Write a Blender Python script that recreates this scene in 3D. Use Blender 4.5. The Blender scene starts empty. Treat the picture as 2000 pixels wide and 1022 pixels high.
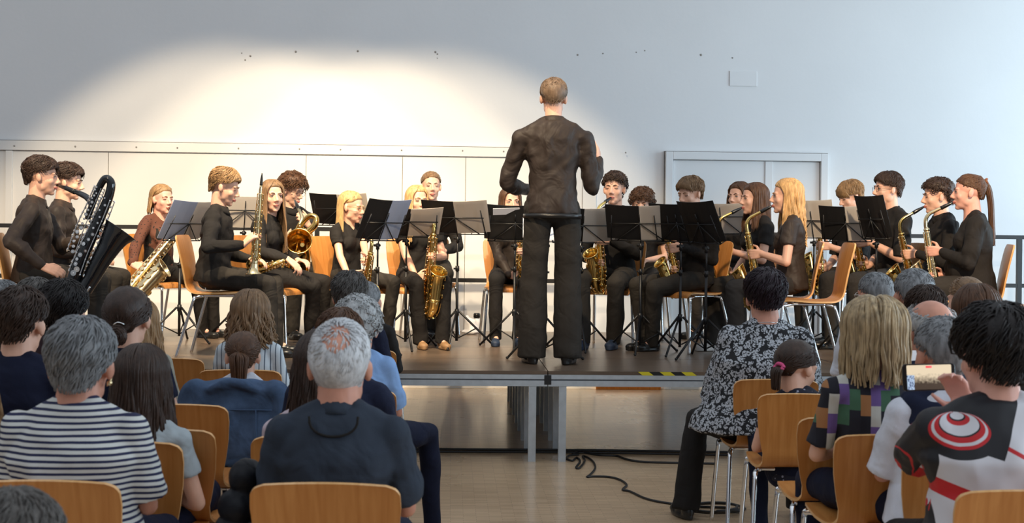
import bpy, math, random
import numpy as np
from mathutils import Vector, Matrix

# ------------------------------------------------------------------ camera, world, lights, exposure
scene = bpy.context.scene
COL = scene.collection
F_PX, HOR, ROLL, HC = 2550.0, 460.0, 0.0115, 1.42      # focal length in pixels, horizon row, roll, eye height
DECK = 0.57                                            # stage height
cam_d = bpy.data.cameras.new('camera')
cam = bpy.data.objects.new('camera', cam_d); COL.objects.link(cam)
cam_d.sensor_width = 36.0; cam_d.lens = F_PX / 2000.0 * 36.0
cam_d.shift_y = -(511.0 - HOR) / 2000.0
cam.matrix_world = Matrix.Translation((0, 0, HC)) @ Matrix.Rotation(math.pi / 2, 4, 'X') @ Matrix.Rotation(ROLL, 4, 'Z')
cam_d.dof.use_dof = True; cam_d.dof.focus_distance = 9.6; cam_d.dof.aperture_fstop = 6.3
scene.camera = cam

vs = scene.view_settings
vs.view_transform = 'Standard'; vs.look = 'None'; vs.gamma = 1.0; vs.exposure = 0.0; vs.use_curve_mapping = False
scene.cycles.use_denoising = True
scene.cycles.max_bounces = 6

world = bpy.data.worlds.new('world'); scene.world = world; world.use_nodes = True
wn = world.node_tree.nodes; wl = world.node_tree.links
# soft cool hall light, strengthened overhead to brighten the floor, weaker from the sides
_tc = wn.new('ShaderNodeTexCoord'); _sp = wn.new('ShaderNodeSeparateXYZ'); wl.new(_tc.outputs['Generated'], _sp.inputs[0])
_mr = wn.new('ShaderNodeMapRange'); _mr.inputs[1].default_value = 0.05; _mr.inputs[2].default_value = 0.9; _mr.inputs[3].default_value = 0.25; _mr.inputs[4].default_value = 0.98
wl.new(_sp.outputs[2], _mr.inputs[0]); wl.new(_mr.outputs[0], wn['Background'].inputs[1])
wn['Background'].inputs[0].default_value = (0.76, 0.82, 0.90, 1)

def spot(name, loc, target, power, col, angle, blend, radius):
    l = bpy.data.lights.new(name, 'SPOT'); l.energy = power; l.color = col
    l.spot_size = math.radians(angle); l.spot_blend = blend; l.shadow_soft_size = radius
    o = bpy.data.objects.new(name, l); COL.objects.link(o)
    o.location = loc
    o.rotation_euler = (Vector(target) - Vector(loc)).to_track_quat('-Z', 'Y').to_euler()
    return o
def area(name, loc, target, power, col, sx, sy):
    l = bpy.data.lights.new(name, 'AREA'); l.energy = power; l.color = col
    l.shape = 'RECTANGLE'; l.size = sx; l.size_y = sy
    o = bpy.data.objects.new(name, l); COL.objects.link(o)
    o.location = loc
    o.rotation_euler = (Vector(target) - Vector(loc)).to_track_quat('-Z', 'Y').to_euler()
    return o
def spot_cone(name, loc, az, top_deg, bot_deg, power, col, blend, radius):
    '''a stage lamp whose beam reaches from top_deg to bot_deg below the horizontal, turned az degrees to the right'''
    e = math.radians((top_deg + bot_deg) / 2); z = math.radians(az)
    d = Vector((math.sin(z) * math.cos(e), math.cos(z) * math.cos(e), -math.sin(e)))
    return spot(name, loc, Vector(loc) + d, power, col, bot_deg - top_deg, blend, radius)
for x in (-2.55, -1.65, -0.75):
    spot_cone('stage_spotlight', (x, 6.6, 5.8), 0, 24.9, 70, 1150, (1.0, 0.80, 0.54), 0.30, 0.06)
for x, p in ((-4.0, 1250), (-0.3, 1000), (3.0, 2100)):
    spot_cone('front_stage_lamp', (x * .8, 3.6, 4.7), x * 1.4, 15.5, 43, p, (1.0, 0.76, 0.50), 0.85, 0.10)
area('window_daylight', (8.2, 9.6, 2.2), (0.0, 11.0, 1.2), 380, (0.62, 0.84, 1.0), 4.0, 3.6)
area('hall_window_daylight', (7.5, 2.0, 2.6), (0.0, 4.5, 0.6), 260, (0.74, 0.87, 1.0), 5.0, 2.6)

def P(px, py, D):
    """the point seen at pixel (px, py) of the photograph, D metres in front of the camera"""
    dx, dy = px - 1000.0, py - HOR
    c, s = math.cos(ROLL), math.sin(ROLL)
    return np.array([(dx * c + dy * s) / F_PX * D, D, HC - (-dx * s + dy * c) / F_PX * D])

# the hall stands turned a little against the camera
HYAW = math.radians(2.7); HPIV = Vector((0.2, 10.0, 0.0))
HALL = Matrix.Translation(HPIV) @ Matrix.Rotation(HYAW, 4, 'Z') @ Matrix.Translation(-HPIV)
HINV = np.array(HALL.inverted())
def PH(px, py, y):
    """the point seen at a pixel on the plane y = const of the hall, in the hall's own coordinates"""
    o = HINV @ np.array((0, 0, HC, 1.0)); d = HINV[:3, :3] @ (P(px, py, 1.0) - np.array((0, 0, HC)))
    return o[:3] + d * ((y - o[1]) / d[1])
def hall(o):
    o.matrix_world = HALL @ o.matrix_world if o.matrix_world != Matrix() else HALL.copy()
    return o

# ------------------------------------------------------------------ materials
def new_mat(name):
    m = bpy.data.materials.new(name); m.use_nodes = True
    return m, m.node_tree.nodes, m.node_tree.links, m.node_tree.nodes['Principled BSDF']
def lin(r, g, b):
    f = lambda c: ((c / 255.0 + 0.055) / 1.055) ** 2.4 if c > 10 else c / 255.0 / 12.92
    return (f(r), f(g), f(b), 1.0)
def mat(name, col, rough=0.6, metal=0.0, var=0.0, scale=8.0, bump=0.0, bscale=60.0, stretch=None, spec=0.5, sheen=0.0):
    m, n, l, b = new_mat(name)
    if len(col) == 3: col = tuple(col) + (1.0,)
    b.inputs['Base Color'].default_value = col
    b.inputs['Roughness'].default_value = rough; b.inputs['Metallic'].default_value = metal
    b.inputs['Specular IOR Level'].default_value = spec
    b.inputs['Sheen Weight'].default_value = sheen
    tc = n.new('ShaderNodeTexCoord'); mp = n.new('ShaderNodeMapping'); l.new(tc.outputs['Object'], mp.inputs[0])
    if stretch: mp.inputs['Scale'].default_value = stretch
    if var:
        t = n.new('ShaderNodeTexNoise'); t.inputs['Scale'].default_value = scale; t.inputs['Detail'].default_value = 5
        l.new(mp.outputs[0], t.inputs['Vector'])
        r = n.new('ShaderNodeValToRGB')
        r.color_ramp.elements[0].position = 0.3; r.color_ramp.elements[1].position = 0.7
        r.color_ramp.elements[0].color = tuple(c * (1 - var) for c in col[:3]) + (1,)
        r.color_ramp.elements[1].color = tuple(min(1, c * (1 + var)) for c in col[:3]) + (1,)
        l.new(t.outputs[0], r.inputs[0]); l.new(r.outputs[0], b.inputs['Base Color'])
    if bump:
        t2 = n.new('ShaderNodeTexNoise'); t2.inputs['Scale'].default_value = bscale; t2.inputs['Detail'].default_value = 3
        l.new(mp.outputs[0], t2.inputs['Vector'])
        bp = n.new('ShaderNodeBump'); bp.inputs['Strength'].default_value = bump; bp.inputs['Distance'].default_value = 0.01
        l.new(t2.outputs[0], bp.inputs['Height']); l.new(bp.outputs[0], b.inputs['Normal'])
    return m
def math_node(n, l, op, a, b=None):
    x = n.new('ShaderNodeMath'); x.operation = op
    for i, v in enumerate((a, b)):
        if v is None: continue
        if isinstance(v, (int, float)): x.inputs[i].default_value = v
        else: l.new(v, x.inputs[i])
    return x.outputs[0]
def mixc(n, l, fac, a, b):
    x = n.new('ShaderNodeMix'); x.data_type = 'RGBA'
    l.new(fac, x.inputs[0])
    for i, v in ((6, a), (7, b)):
        if isinstance(v, tuple): x.inputs[i].default_value = v
        else: l.new(v, x.inputs[i])
    return x.outputs[2]
def xyz(n, l):
    tc = n.new('ShaderNodeTexCoord'); s = n.new('ShaderNodeSeparateXYZ'); l.new(tc.outputs['Object'], s.inputs[0])
    return tc.outputs['Object'], s.outputs[0], s.outputs[1], s.outputs[2]

def wood_mat(name, c1, c2, rough=0.35):
    m, n, l, b = new_mat(name)
    tc = n.new('ShaderNodeTexCoord'); mp = n.new('ShaderNodeMapping'); l.new(tc.outputs['Object'], mp.inputs[0])
    mp.inputs['Scale'].default_value = (26, 3, 2.2)
    t = n.new('ShaderNodeTexNoise'); t.inputs['Scale'].default_value = 2.0; t.inputs['Detail'].default_value = 8; t.inputs['Distortion'].default_value = 0.6
    l.new(mp.outputs[0], t.inputs['Vector'])
    r = n.new('ShaderNodeValToRGB'); r.color_ramp.elements[0].color = c1; r.color_ramp.elements[1].color = c2
    r.color_ramp.elements[0].position = 0.32; r.color_ramp.elements[1].position = 0.68
    l.new(t.outputs[0], r.inputs[0]); l.new(r.outputs[0], b.inputs['Base Color']); b.inputs['Roughness'].default_value = rough
    return m

def floor_mat():
    m, n, l, b = new_mat('mosaic_parquet')
    tc = n.new('ShaderNodeTexCoord')
    br = n.new('ShaderNodeTexBrick'); br.inputs['Scale'].default_value = 1.0
    br.inputs['Brick Width'].default_value = 0.13; br.inputs['Row Height'].default_value = 0.024; br.inputs['Mortar Size'].default_value = 0.0012
    br.inputs['Color1'].default_value = lin(228, 196, 158); br.inputs['Color2'].default_value = lin(206, 174, 138); br.inputs['Mortar'].default_value = lin(166, 138, 108)
    l.new(tc.outputs['Object'], br.inputs['Vector'])
    ns = n.new('ShaderNodeTexNoise'); ns.inputs['Scale'].default_value = 1.4; ns.inputs['Detail'].default_value = 4
    l.new(tc.outputs['Object'], ns.inputs['Vector'])
    mx = n.new('ShaderNodeMix'); mx.data_type = 'RGBA'; mx.blend_type = 'MULTIPLY'; mx.inputs[0].default_value = 0.22
    l.new(br.outputs[0], mx.inputs[6]); l.new(ns.outputs[0], mx.inputs[7]); l.new(mx.outputs[2], b.inputs['Base Color'])
    rr = n.new('ShaderNodeMapRange'); rr.inputs[3].default_value = 0.22; rr.inputs[4].default_value = 0.36
    l.new(ns.outputs[0], rr.inputs[0]); l.new(rr.outputs[0], b.inputs['Roughness'])
    b.inputs['Coat Weight'].default_value = 0.5; b.inputs['Coat Roughness'].default_value = 0.14
    return m

M = {}
M['wall'] = mat('wall_paint', lin(226, 226, 226), 0.9, var=0.02, scale=1.5, bump=0.08, bscale=25)
M['panel'] = mat('panel_paint', lin(226, 224, 220), 0.6, var=0.015, scale=2)
M['door'] = mat('door_paint', lin(222, 222, 222), 0.5)
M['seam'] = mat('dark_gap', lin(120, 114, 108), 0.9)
M['mark'] = mat('scuff', lin(150, 146, 140), 0.9)
M['floor'] = floor_mat()
M['deck'] = mat('stage_plywood', lin(104, 88, 74), 0.30, var=0.25, scale=3, stretch=(1, 6, 1), bump=0.04, bscale=120)
M['alu'] = mat('aluminium_profile', lin(190, 198, 204), 0.42, 0.35, var=0.08, scale=20)
M['alu_dark'] = mat('aluminium_groove', lin(96, 100, 106), 0.5, 0.6)
M['orange_board'] = wood_mat('orange_board', lin(206, 118, 40), lin(226, 140, 56))
M['rail'] = mat('black_rail', (0.012, 0.012, 0.013), 0.45)
M['black_metal'] = mat('black_metal', (0.014, 0.014, 0.015), 0.4, 0.3)
M['chrome'] = mat('chrome_tube', (0.80, 0.82, 0.84), 0.14, 1.0)
M['beech'] = wood_mat('beech_plywood', lin(186, 120, 58), lin(204, 140, 76))
M['beech_edge'] = wood_mat('plywood_edge', lin(208, 156, 96), lin(226, 178, 120))
M['folder'] = mat('black_folder', (0.008, 0.008, 0.009), 0.5)
M['brass'] = mat('lacquered_brass', (0.88, 0.60, 0.20), 0.16, 1.0)
M['brass_pale'] = mat('pale_brass', (0.88, 0.72, 0.42), 0.2, 1.0)
M['silver'] = mat('silver_plate', (0.85, 0.85, 0.85), 0.2, 1.0)
M['black_lacquer'] = mat('black_lacquer', (0.008, 0.009, 0.011), 0.08, 0.0, spec=0.8)
M['ebonite'] = mat('ebonite', (0.008, 0.008, 0.008), 0.25)
M['cable'] = mat('cable_rubber', (0.01, 0.01, 0.011), 0.5)
M['white_plastic'] = mat('white_plastic', (0.8, 0.8, 0.82), 0.4)
M['tape_yellow'] = mat('tape_yellow', lin(214, 200, 40), 0.5)
M['tape_black'] = mat('tape_black', (0.01, 0.01, 0.01), 0.5)

def sheet_mat():
    m, n, l, b = new_mat('sheet_music')
    co, x, y, z = xyz(n, l)
    ln = math_node(n, l, 'GREATER_THAN', math_node(n, l, 'FRACT', math_node(n, l, 'MULTIPLY', z, 26.0)), 0.75)
    nz = n.new('ShaderNodeTexNoise'); nz.inputs['Scale'].default_value = 90; l.new(co, nz.inputs['Vector'])
    f = math_node(n, l, 'MULTIPLY', math_node(n, l, 'MULTIPLY', ln, nz.outputs[0]), 0.9)
    c = mixc(n, l, f, lin(206, 200, 192), lin(90, 86, 82))
    l.new(c, b.inputs['Base Color']); b.inputs['Roughness'].default_value = 0.7
    tr = n.new('ShaderNodeBsdfTranslucent'); l.new(c, tr.inputs[0])
    mx = n.new('ShaderNodeMixShader'); mx.inputs[0].default_value = 0.35
    l.new(b.outputs[0], mx.inputs[1]); l.new(tr.outputs[0], mx.inputs[2]); l.new(mx.outputs[0], n['Material Output'].inputs[0])
    return m
M['sheet'] = sheet_mat()
M['paper'] = mat('white_paper', lin(232, 232, 236), 0.7)
def thin_sheet(name, c, tr_):
    m, n, l, b = new_mat(name); b.inputs['Base Color'].default_value = c; b.inputs['Roughness'].default_value = .8
    t = n.new('ShaderNodeBsdfTranslucent'); t.inputs[0].default_value = c
    x = n.new('ShaderNodeMixShader'); x.inputs[0].default_value = tr_
    l.new(b.outputs[0], x.inputs[1]); l.new(t.outputs[0], x.inputs[2]); l.new(x.outputs[0], n['Material Output'].inputs[0]); return m
M['mesh_desk'] = thin_sheet('grey_sheet_back', lin(226, 217, 206), .42)

M['bluish'] = thin_sheet('bluish_paper', lin(176, 184, 204), .3)
# skin, hair, cloth
M['skin'] = mat('skin_fair', lin(226, 176, 150), 0.5, var=0.05, scale=25)
M['skin_old'] = mat('skin_ruddy', lin(206, 146, 122), 0.5, var=0.10, scale=22)
M['skin_rosy'] = mat('skin_rosy', lin(226, 168, 148), 0.5, var=0.08, scale=18)
M['lip'] = mat('lips', lin(190, 112, 100), 0.45)
M['eye_white'] = mat('eye_white', lin(225, 220, 215), 0.25)
M['iris'] = mat('iris', lin(52, 40, 34), 0.2)
M['lash'] = mat('lash', lin(70, 48, 38), 0.8)
def hair_mat(name, c, var=0.35):
    return mat('hair_' + name, c, 0.45, var=var, scale=14, stretch=(5, 5, 1.2), bump=0.25, bscale=60, spec=0.35)
HAIR = dict(greybrown=hair_mat('grey_brown', lin(112, 92, 74)), dark=hair_mat('dark', lin(56, 40, 31)), black=hair_mat('black', lin(30, 25, 24)), brown=hair_mat('brown', lin(84, 56, 36)),
    lbrown=hair_mat('light_brown', lin(126, 98, 70)), blond=hair_mat('blond', lin(190, 156, 106)), dblond=hair_mat('dark_blond', lin(148, 116, 80)),
    gold=hair_mat('golden', lin(204, 162, 108)), red=hair_mat('auburn', lin(132, 78, 44)), grey=hair_mat('grey', lin(122, 124, 126), 0.4), lgrey=hair_mat('light_grey', lin(172, 174, 174), 0.25),
    white=hair_mat('white', lin(200, 202, 204), 0.2), dgrey=hair_mat('dark_grey', lin(84, 80, 76), 0.45), streak=hair_mat('streaked', lin(168, 146, 112), 0.45), violet=hair_mat('violet_black', lin(34, 20, 28)))
def cloth(name, c, var=0.12, rough=0.85, sheen=0.0):
    m = mat('cloth_' + name, c, rough, var=var, scale=10, bump=0.10, bscale=240, spec=0.22, sheen=sheen)
    n, l = m.node_tree.nodes, m.node_tree.links; b = n['Principled BSDF']; old = [q for q in n if q.type == 'BUMP'][0]
    tc = n.new('ShaderNodeTexCoord'); t = n.new('ShaderNodeTexNoise'); t.inputs['Scale'].default_value = 7.5; t.inputs['Detail'].default_value = 2.2; t.inputs['Distortion'].default_value = 1.0
    l.new(tc.outputs['Object'], t.inputs['Vector'])
    q = n.new('ShaderNodeBump'); q.inputs['Strength'].default_value = .6; q.inputs['Distance'].default_value = .03
    l.new(t.outputs[0], q.inputs['Height']); l.new(old.outputs[0], q.inputs['Normal']); l.new(q.outputs[0], b.inputs['Normal'])
    return m
C = dict(black=cloth('black', (0.018, 0.016, 0.015)), satin=cloth('black_satin', (0.038, 0.028, 0.023), rough=0.55), char=cloth('charcoal', (0.030, 0.026, 0.022)),
    greyblack=cloth('grey_black', (0.032, 0.029, 0.027)), navy=cloth('navy', lin(22, 27, 48)), navy2=cloth('dark_navy', lin(30, 36, 58)), slate=cloth('slate', lin(52, 60, 72)), lblue=cloth('light_blue', lin(134, 168, 214)),
    grey=cloth('light_grey', lin(168, 178, 182)), beige=cloth('beige', lin(164, 162, 148)), white=cloth('white', lin(214, 218, 228)), pinkwhite=cloth('pink_white', lin(206, 190, 198)),
    denim=cloth('denim', lin(72, 92, 120), 0.3), maroon=cloth('maroon', lin(44, 26, 30)), blue=cloth('blue', lin(44, 66, 110)), jacket=cloth('black_jacket', lin(20, 22, 28), rough=0.5))
SHOE = dict(black=mat('shoe_black', (0.012, 0.012, 0.012), 0.3), tan=mat('shoe_tan', lin(150, 116, 80), 0.6), blue=mat('shoe_blue', lin(40, 54, 76), 0.6), white=mat('shoe_white', lin(210, 208, 204), 0.6))

def stripes_mat(name, axis, freq, duty, ca, cb):
    m, n, l, b = new_mat(name)
    co, x, y, z = xyz(n, l)
    nz = n.new('ShaderNodeTexNoise'); nz.inputs['Scale'].default_value = 5; l.new(co, nz.inputs['Vector'])
    v = {'x': x, 'z': z}[axis]
    v = math_node(n, l, 'ADD', math_node(n, l, 'MULTIPLY', v, freq), math_node(n, l, 'MULTIPLY', nz.outputs[0], 0.5))
    f = math_node(n, l, 'GREATER_THAN', math_node(n, l, 'FRACT', v), duty)
    l.new(mixc(n, l, f, ca, cb), b.inputs['Base Color']); b.inputs['Roughness'].default_value = 0.85
    return m
C['stripe_h'] = stripes_mat('cloth_navy_hoops', 'z', 60.0, 0.58, lin(206, 208, 204), lin(30, 36, 72))
C['stripe_v'] = stripes_mat('cloth_thin_stripes', 'x', 42.0, 0.80, lin(196, 206, 212), lin(74, 88, 104))
def dots_mat(name, base, dot, scale, thr, feature='F1'):
    m, n, l, b = new_mat(name)
    tc = n.new('ShaderNodeTexCoord')
    v = n.new('ShaderNodeTexVoronoi'); v.inputs['Scale'].default_value = scale; l.new(tc.outputs['Object'], v.inputs['Vector'])
    f = math_node(n, l, 'LESS_THAN', v.outputs['Distance'], thr)
    l.new(mixc(n, l, f, base, dot), b.inputs['Base Color']); b.inputs['Roughness'].default_value = 0.85
    return m
C['dots'] = dots_mat('cloth_dotted_navy', lin(24, 27, 44), lin(150, 156, 176), 44, 0.22)
C['sheer'] = dots_mat('cloth_sheer_dotted', lin(92, 54, 40), lin(16, 12, 12), 48, 0.25)
def floral():
    m, n, l, b = new_mat('cloth_floral')
    tc = n.new('ShaderNodeTexCoord')
    v = n.new('ShaderNodeTexVoronoi'); v.inputs['Scale'].default_value = 46; l.new(tc.outputs['Object'], v.inputs['Vector'])
    w = n.new('ShaderNodeTexVoronoi'); w.inputs['Scale'].default_value = 130; l.new(tc.outputs['Object'], w.inputs['Vector'])
    big = math_node(n, l, 'LESS_THAN', v.outputs['Distance'], 0.60)
    core = math_node(n, l, 'GREATER_THAN', v.outputs['Distance'], 0.13)
    pet = math_node(n, l, 'LESS_THAN', w.outputs['Distance'], 0.60)
    f = math_node(n, l, 'MULTIPLY', math_node(n, l, 'MULTIPLY', big, core), pet)
    l.new(mixc(n, l, f, lin(22, 22, 26), lin(178, 182, 188)), b.inputs['Base Color']); b.inputs['Roughness'].default_value = 0.85
    return m
C['floral'] = floral()
def plaid():
    m, n, l, b = new_mat('cloth_patchwork_plaid')
    co, x, y, z = xyz(n, l)
    def cell(v, k, o): return math_node(n, l, 'FLOOR', math_node(n, l, 'ADD', math_node(n, l, 'MULTIPLY', v, k), o))
    cx = cell(x, 30.0, 0.3); cz = cell(math_node(n, l, 'ADD', z, math_node(n, l, 'MULTIPLY', math_node(n, l, 'SINE', math_node(n, l, 'MULTIPLY', cell(x, 30.0, 0.3), 2.1)), .02)), 14.0, 0.4)
    idx = math_node(n, l, 'FRACT', math_node(n, l, 'ADD', math_node(n, l, 'MULTIPLY', cx, 0.37), math_node(n, l, 'MULTIPLY', cz, 0.53)))
    r = n.new('ShaderNodeValToRGB'); r.color_ramp.interpolation = 'CONSTANT'
    e = r.color_ramp.elements
    e[0].position = 0; e[0].color = lin(30, 30, 40); e[1].position = 0.2; e[1].color = lin(70, 108, 84)
    for p, c in ((0.38, lin(200, 200, 192)), (0.54, lin(166, 116, 74)), (0.70, lin(36, 36, 46)), (0.84, lin(112, 88, 150))):
        q = e.new(p); q.color = c
    l.new(idx, r.inputs[0]); l.new(r.outputs[0], b.inputs['Base Color']); b.inputs['Roughness'].default_value = 0.9
    return m
C['plaid'] = plaid()
def swirl():
    """red, white and black blouse with rings on the shoulder blade (coordinates in the wearer's own frame)"""
    m, n, l, b = new_mat('cloth_red_white_black_rings')
    co, x, y, z = xyz(n, l)
    R, W, K = lin(196, 30, 38), lin(214, 214, 220), lin(22, 22, 28)
    def rings(cx, cz, sx):
        dx = math_node(n, l, 'MULTIPLY', math_node(n, l, 'SUBTRACT', x, cx), sx)
        dz = math_node(n, l, 'SUBTRACT', z, cz)
        return math_node(n, l, 'SQRT', math_node(n, l, 'ADD', math_node(n, l, 'MULTIPLY', dx, dx), math_node(n, l, 'MULTIPLY', dz, dz)))
    # ground colours: black yoke left, white panels, red diagonal band
    dia = math_node(n, l, 'ADD', z, math_node(n, l, 'MULTIPLY', x, 0.55))
    c = mixc(n, l, math_node(n, l, 'GREATER_THAN', x, -0.165), K, W)
    c = mixc(n, l, math_node(n, l, 'LESS_THAN', dia, 0.855), c, R)
    c = mixc(n, l, math_node(n, l, 'LESS_THAN', dia, 0.842), c, W)
    dib = math_node(n, l, 'SUBTRACT', z, math_node(n, l, 'MULTIPLY', x, -0.35))
    c = mixc(n, l, math_node(n, l, 'LESS_THAN', dib, 0.70), c, R)
    c = mixc(n, l, math_node(n, l, 'LESS_THAN', dib, 0.655), c, W)
    wedge = math_node(n, l, 'MULTIPLY', math_node(n, l, 'MULTIPLY', math_node(n, l, 'GREATER_THAN', math_node(n, l, 'ADD', z, math_node(n, l, 'MULTIPLY', x, .3)), .815), math_node(n, l, 'LESS_THAN', math_node(n, l, 'SUBTRACT', x, math_node(n, l, 'MULTIPLY', z, .4)), -.355)), math_node(n, l, 'GREATER_THAN', x, -.2))
    c = mixc(n, l, wedge, c, K)
    c = mixc(n, l, math_node(n, l, 'LESS_THAN', x, -0.185), c, K)
    nz = n.new('ShaderNodeTexNoise'); nz.inputs['Scale'].default_value = 9; l.new(co, nz.inputs['Vector'])
    wob = math_node(n, l, 'MULTIPLY', math_node(n, l, 'SUBTRACT', nz.outputs[0], .5), .03)
    w = math_node(n, l, 'MAXIMUM', math_node(n, l, 'SUBTRACT', math_node(n, l, 'ADD', math_node(n, l, 'MULTIPLY', wob, .5), .945), z), .001)
    dx = math_node(n, l, 'MULTIPLY', math_node(n, l, 'ADD', x, .13), .62)
    d = math_node(n, l, 'DIVIDE', math_node(n, l, 'ADD', math_node(n, l, 'MULTIPLY', dx, dx), math_node(n, l, 'MULTIPLY', w, w)), math_node(n, l, 'MULTIPLY', w, 2.0))
    rr = n.new('ShaderNodeValToRGB'); rr.color_ramp.interpolation = 'CONSTANT'; l.new(math_node(n, l, 'MULTIPLY', d, 20.0), rr.inputs[0])
    e = rr.color_ramp.elements; e[0].position = 0; e[0].color = W; e[1].position = .20; e[1].color = K
    for p_, c_ in ((.25, R), (.36, W), (.62, K), (.66, R), (.80, W), (.88, R), (.97, K)): e.new(p_).color = c_
    rc = rr.outputs[0]
    c = mixc(n, l, math_node(n, l, 'LESS_THAN', math_node(n, l, 'ADD', d, math_node(n, l, 'MULTIPLY', math_node(n, l, 'GREATER_THAN', z, .944), 9.0)), 0.062), c, K)
    c = mixc(n, l, math_node(n, l, 'LESS_THAN', math_node(n, l, 'ADD', d, math_node(n, l, 'MULTIPLY', math_node(n, l, 'GREATER_THAN', z, .944), 9.0)), 0.050), c, rc)
    d2 = math_node(n, l, 'ADD', rings(-0.29, 0.70, 1.2), wob)
    rr2 = math_node(n, l, 'FRACT', math_node(n, l, 'MULTIPLY', d2, 20.0))
    rc2 = mixc(n, l, math_node(n, l, 'GREATER_THAN', rr2, 0.5), K, R)
    c = mixc(n, l, math_node(n, l, 'LESS_THAN', d2, 0.13), c, rc2)
    l.new(c, b.inputs['Base Color']); b.inputs['Roughness'].default_value = 0.6
    return m
C['swirl'] = swirl()

# ------------------------------------------------------------------ mesh helpers
class MB:
    def __init__(s): s.V = []; s.F = []; s.I = []; s.n = 0
    def add(s, v, f, mi=0):
        v = np.asarray(v, float)
        s.V.append(v); s.F += [tuple(i + s.n for i in q) for q in f]; s.I += [mi] * len(f); s.n += len(v)
        return s
    def box(s, c, h, R=None, mi=0):
        v = np.array([(x, y, z) for x in (-1, 1) for y in (-1, 1) for z in (-1, 1)], float) * np.asarray(h, float)
        if R is not None: v = v @ np.asarray(R).T
        return s.add(v + np.asarray(c, float), [(0, 1, 3, 2), (4, 6, 7, 5), (0, 4, 5, 1), (2, 3, 7, 6), (0, 2, 6, 4), (1, 5, 7, 3)], mi)
    def bar(s, a, b, w, h=None, mi=0):
        a = np.asarray(a, float); b = np.asarray(b, float); d = b - a; L = np.linalg.norm(d); d = d / L
        x = np.cross(d, (0, 0, 1.0)); x = np.array((1.0, 0, 0)) if np.linalg.norm(x) < 1e-4 else x / np.linalg.norm(x)
        y = np.cross(x, d)
        return s.box((a + b) / 2, (w / 2, (h or w) / 2, L / 2), np.stack([x, y, d], 1), mi)
    def ell(s, c, r, R=None, nu=16, nv=10, mi=0):
        th = np.linspace(0, math.pi, nv + 1)[1:-1]; ph = np.linspace(0, 2 * math.pi, nu, endpoint=False)
        v = [(0, 0, 1.0)] + [(math.sin(t) * math.cos(p), math.sin(t) * math.sin(p), math.cos(t)) for t in th for p in ph] + [(0, 0, -1.0)]
        v = np.array(v) * (np.asarray(r, float) if np.ndim(r) else float(r))
        if R is not None: v = v @ np.asarray(R).T
        f = [(0, 1 + i, 1 + (i + 1) % nu) for i in range(nu)]
        m = nv - 1
        for j in range(m - 1):
            for i in range(nu):
                a = 1 + j * nu + i; b = 1 + j * nu + (i + 1) % nu
                f.append((a, a + nu, b + nu, b))
        e = 1 + m * nu
        f += [(e, e - nu + (i + 1) % nu, e - nu + i) for i in range(nu)]
        return s.add(v + np.asarray(c, float), f, mi)
    def loft(s, rings, cap=True, mi=0):
        n = len(rings[0]); v = np.concatenate(rings); f = []
        for j in range(len(rings) - 1):
            for i in range(n):
                a = j * n + i; b = j * n + (i + 1) % n
                f.append((a, b, b + n, a + n))
        if cap:
            v = np.concatenate([v, [rings[0].mean(0)], [rings[-1].mean(0)]])
            k = len(rings) * n; q = (len(rings) - 1) * n
            f += [(k, (i + 1) % n, i) for i in range(n)] + [(k + 1, q + i, q + (i + 1) % n) for i in range(n)]
        return s.add(v, f, mi)
    def tube(s, pts, rad, n=10, cap=True, mi=0, round_=False, up=None, flat=1.0):
        p = np.asarray(pts, float); m = len(p)
        r = np.full(m, float(rad)) if np.ndim(rad) == 0 else np.asarray(rad, float)
        t = np.gradient(p, axis=0); t /= np.maximum(np.linalg.norm(t, axis=1, keepdims=True), 1e-9)
        u = np.asarray(up, float) if up is not None else (np.array((0, 0, 1.0)) if abs(t[0][2]) < 0.9 else np.array((1.0, 0, 0)))
        a = np.linspace(0, 2 * math.pi, n, endpoint=False); ca, sa = np.cos(a)[:, None], np.sin(a)[:, None]
        fr = []
        for i in range(m):
            u = u - t[i] * (u @ t[i]); u = u / max(np.linalg.norm(u), 1e-9); fr.append((u, np.cross(t[i], u)))
        R = []
        def ring(c, i, q): return c + (ca * fr[i][0] * flat + sa * fr[i][1]) * q
        if round_:
            for k in (0.15, 0.5, 0.87): R.append(ring(p[0] - t[0] * r[0] * math.sqrt(1 - k * k), 0, r[0] * k))
        for i in range(m): R.append(ring(p[i], i, r[i]))
        if round_:
            for k in (0.87, 0.5, 0.15): R.append(ring(p[-1] + t[-1] * r[-1] * math.sqrt(1 - k * k), m - 1, r[-1] * k))
        return s.loft(R, cap, mi)
    def disc(s, c, axis, r, h, n=14, mi=0):
        c = np.asarray(c, float); ax = np.asarray(axis, float); ax = ax / np.linalg.norm(ax)
        return s.tube([c - ax * h / 2, c + ax * h / 2], [r, r], n, True, mi)
    def mesh(s, name, mats, smooth=True):
        me = bpy.data.meshes.new(name)
        me.from_pydata(np.concatenate(s.V).tolist(), [], s.F)
        for m in (mats if isinstance(mats, (list, tuple)) else [mats]): me.materials.append(m)
        if any(s.I): me.polygons.foreach_set('material_index', s.I)
        me.polygons.foreach_set('use_smooth', [smooth] * len(me.polygons)); me.update()
        return me
    def build(s, name, mats, parent=None, smooth=True, loc=None):
        o = bpy.data.objects.new(name, s.mesh(name, mats, smooth)); COL.objects.link(o)
        if parent is not None: o.parent = parent
        if loc is not None: o.location = loc
        return o
def auto_edge(o, deg=35):
    """keep hard edges hard on a smooth-shaded mesh"""
    me = o.data
    import bmesh
    bm = bmesh.new(); bm.from_mesh(me)
    for e in bm.edges:
        if len(e.link_faces) == 2 and e.calc_face_angle(0) > math.radians(deg): e.smooth = False
    bm.to_mesh(me); bm.free()
    return o
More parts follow.
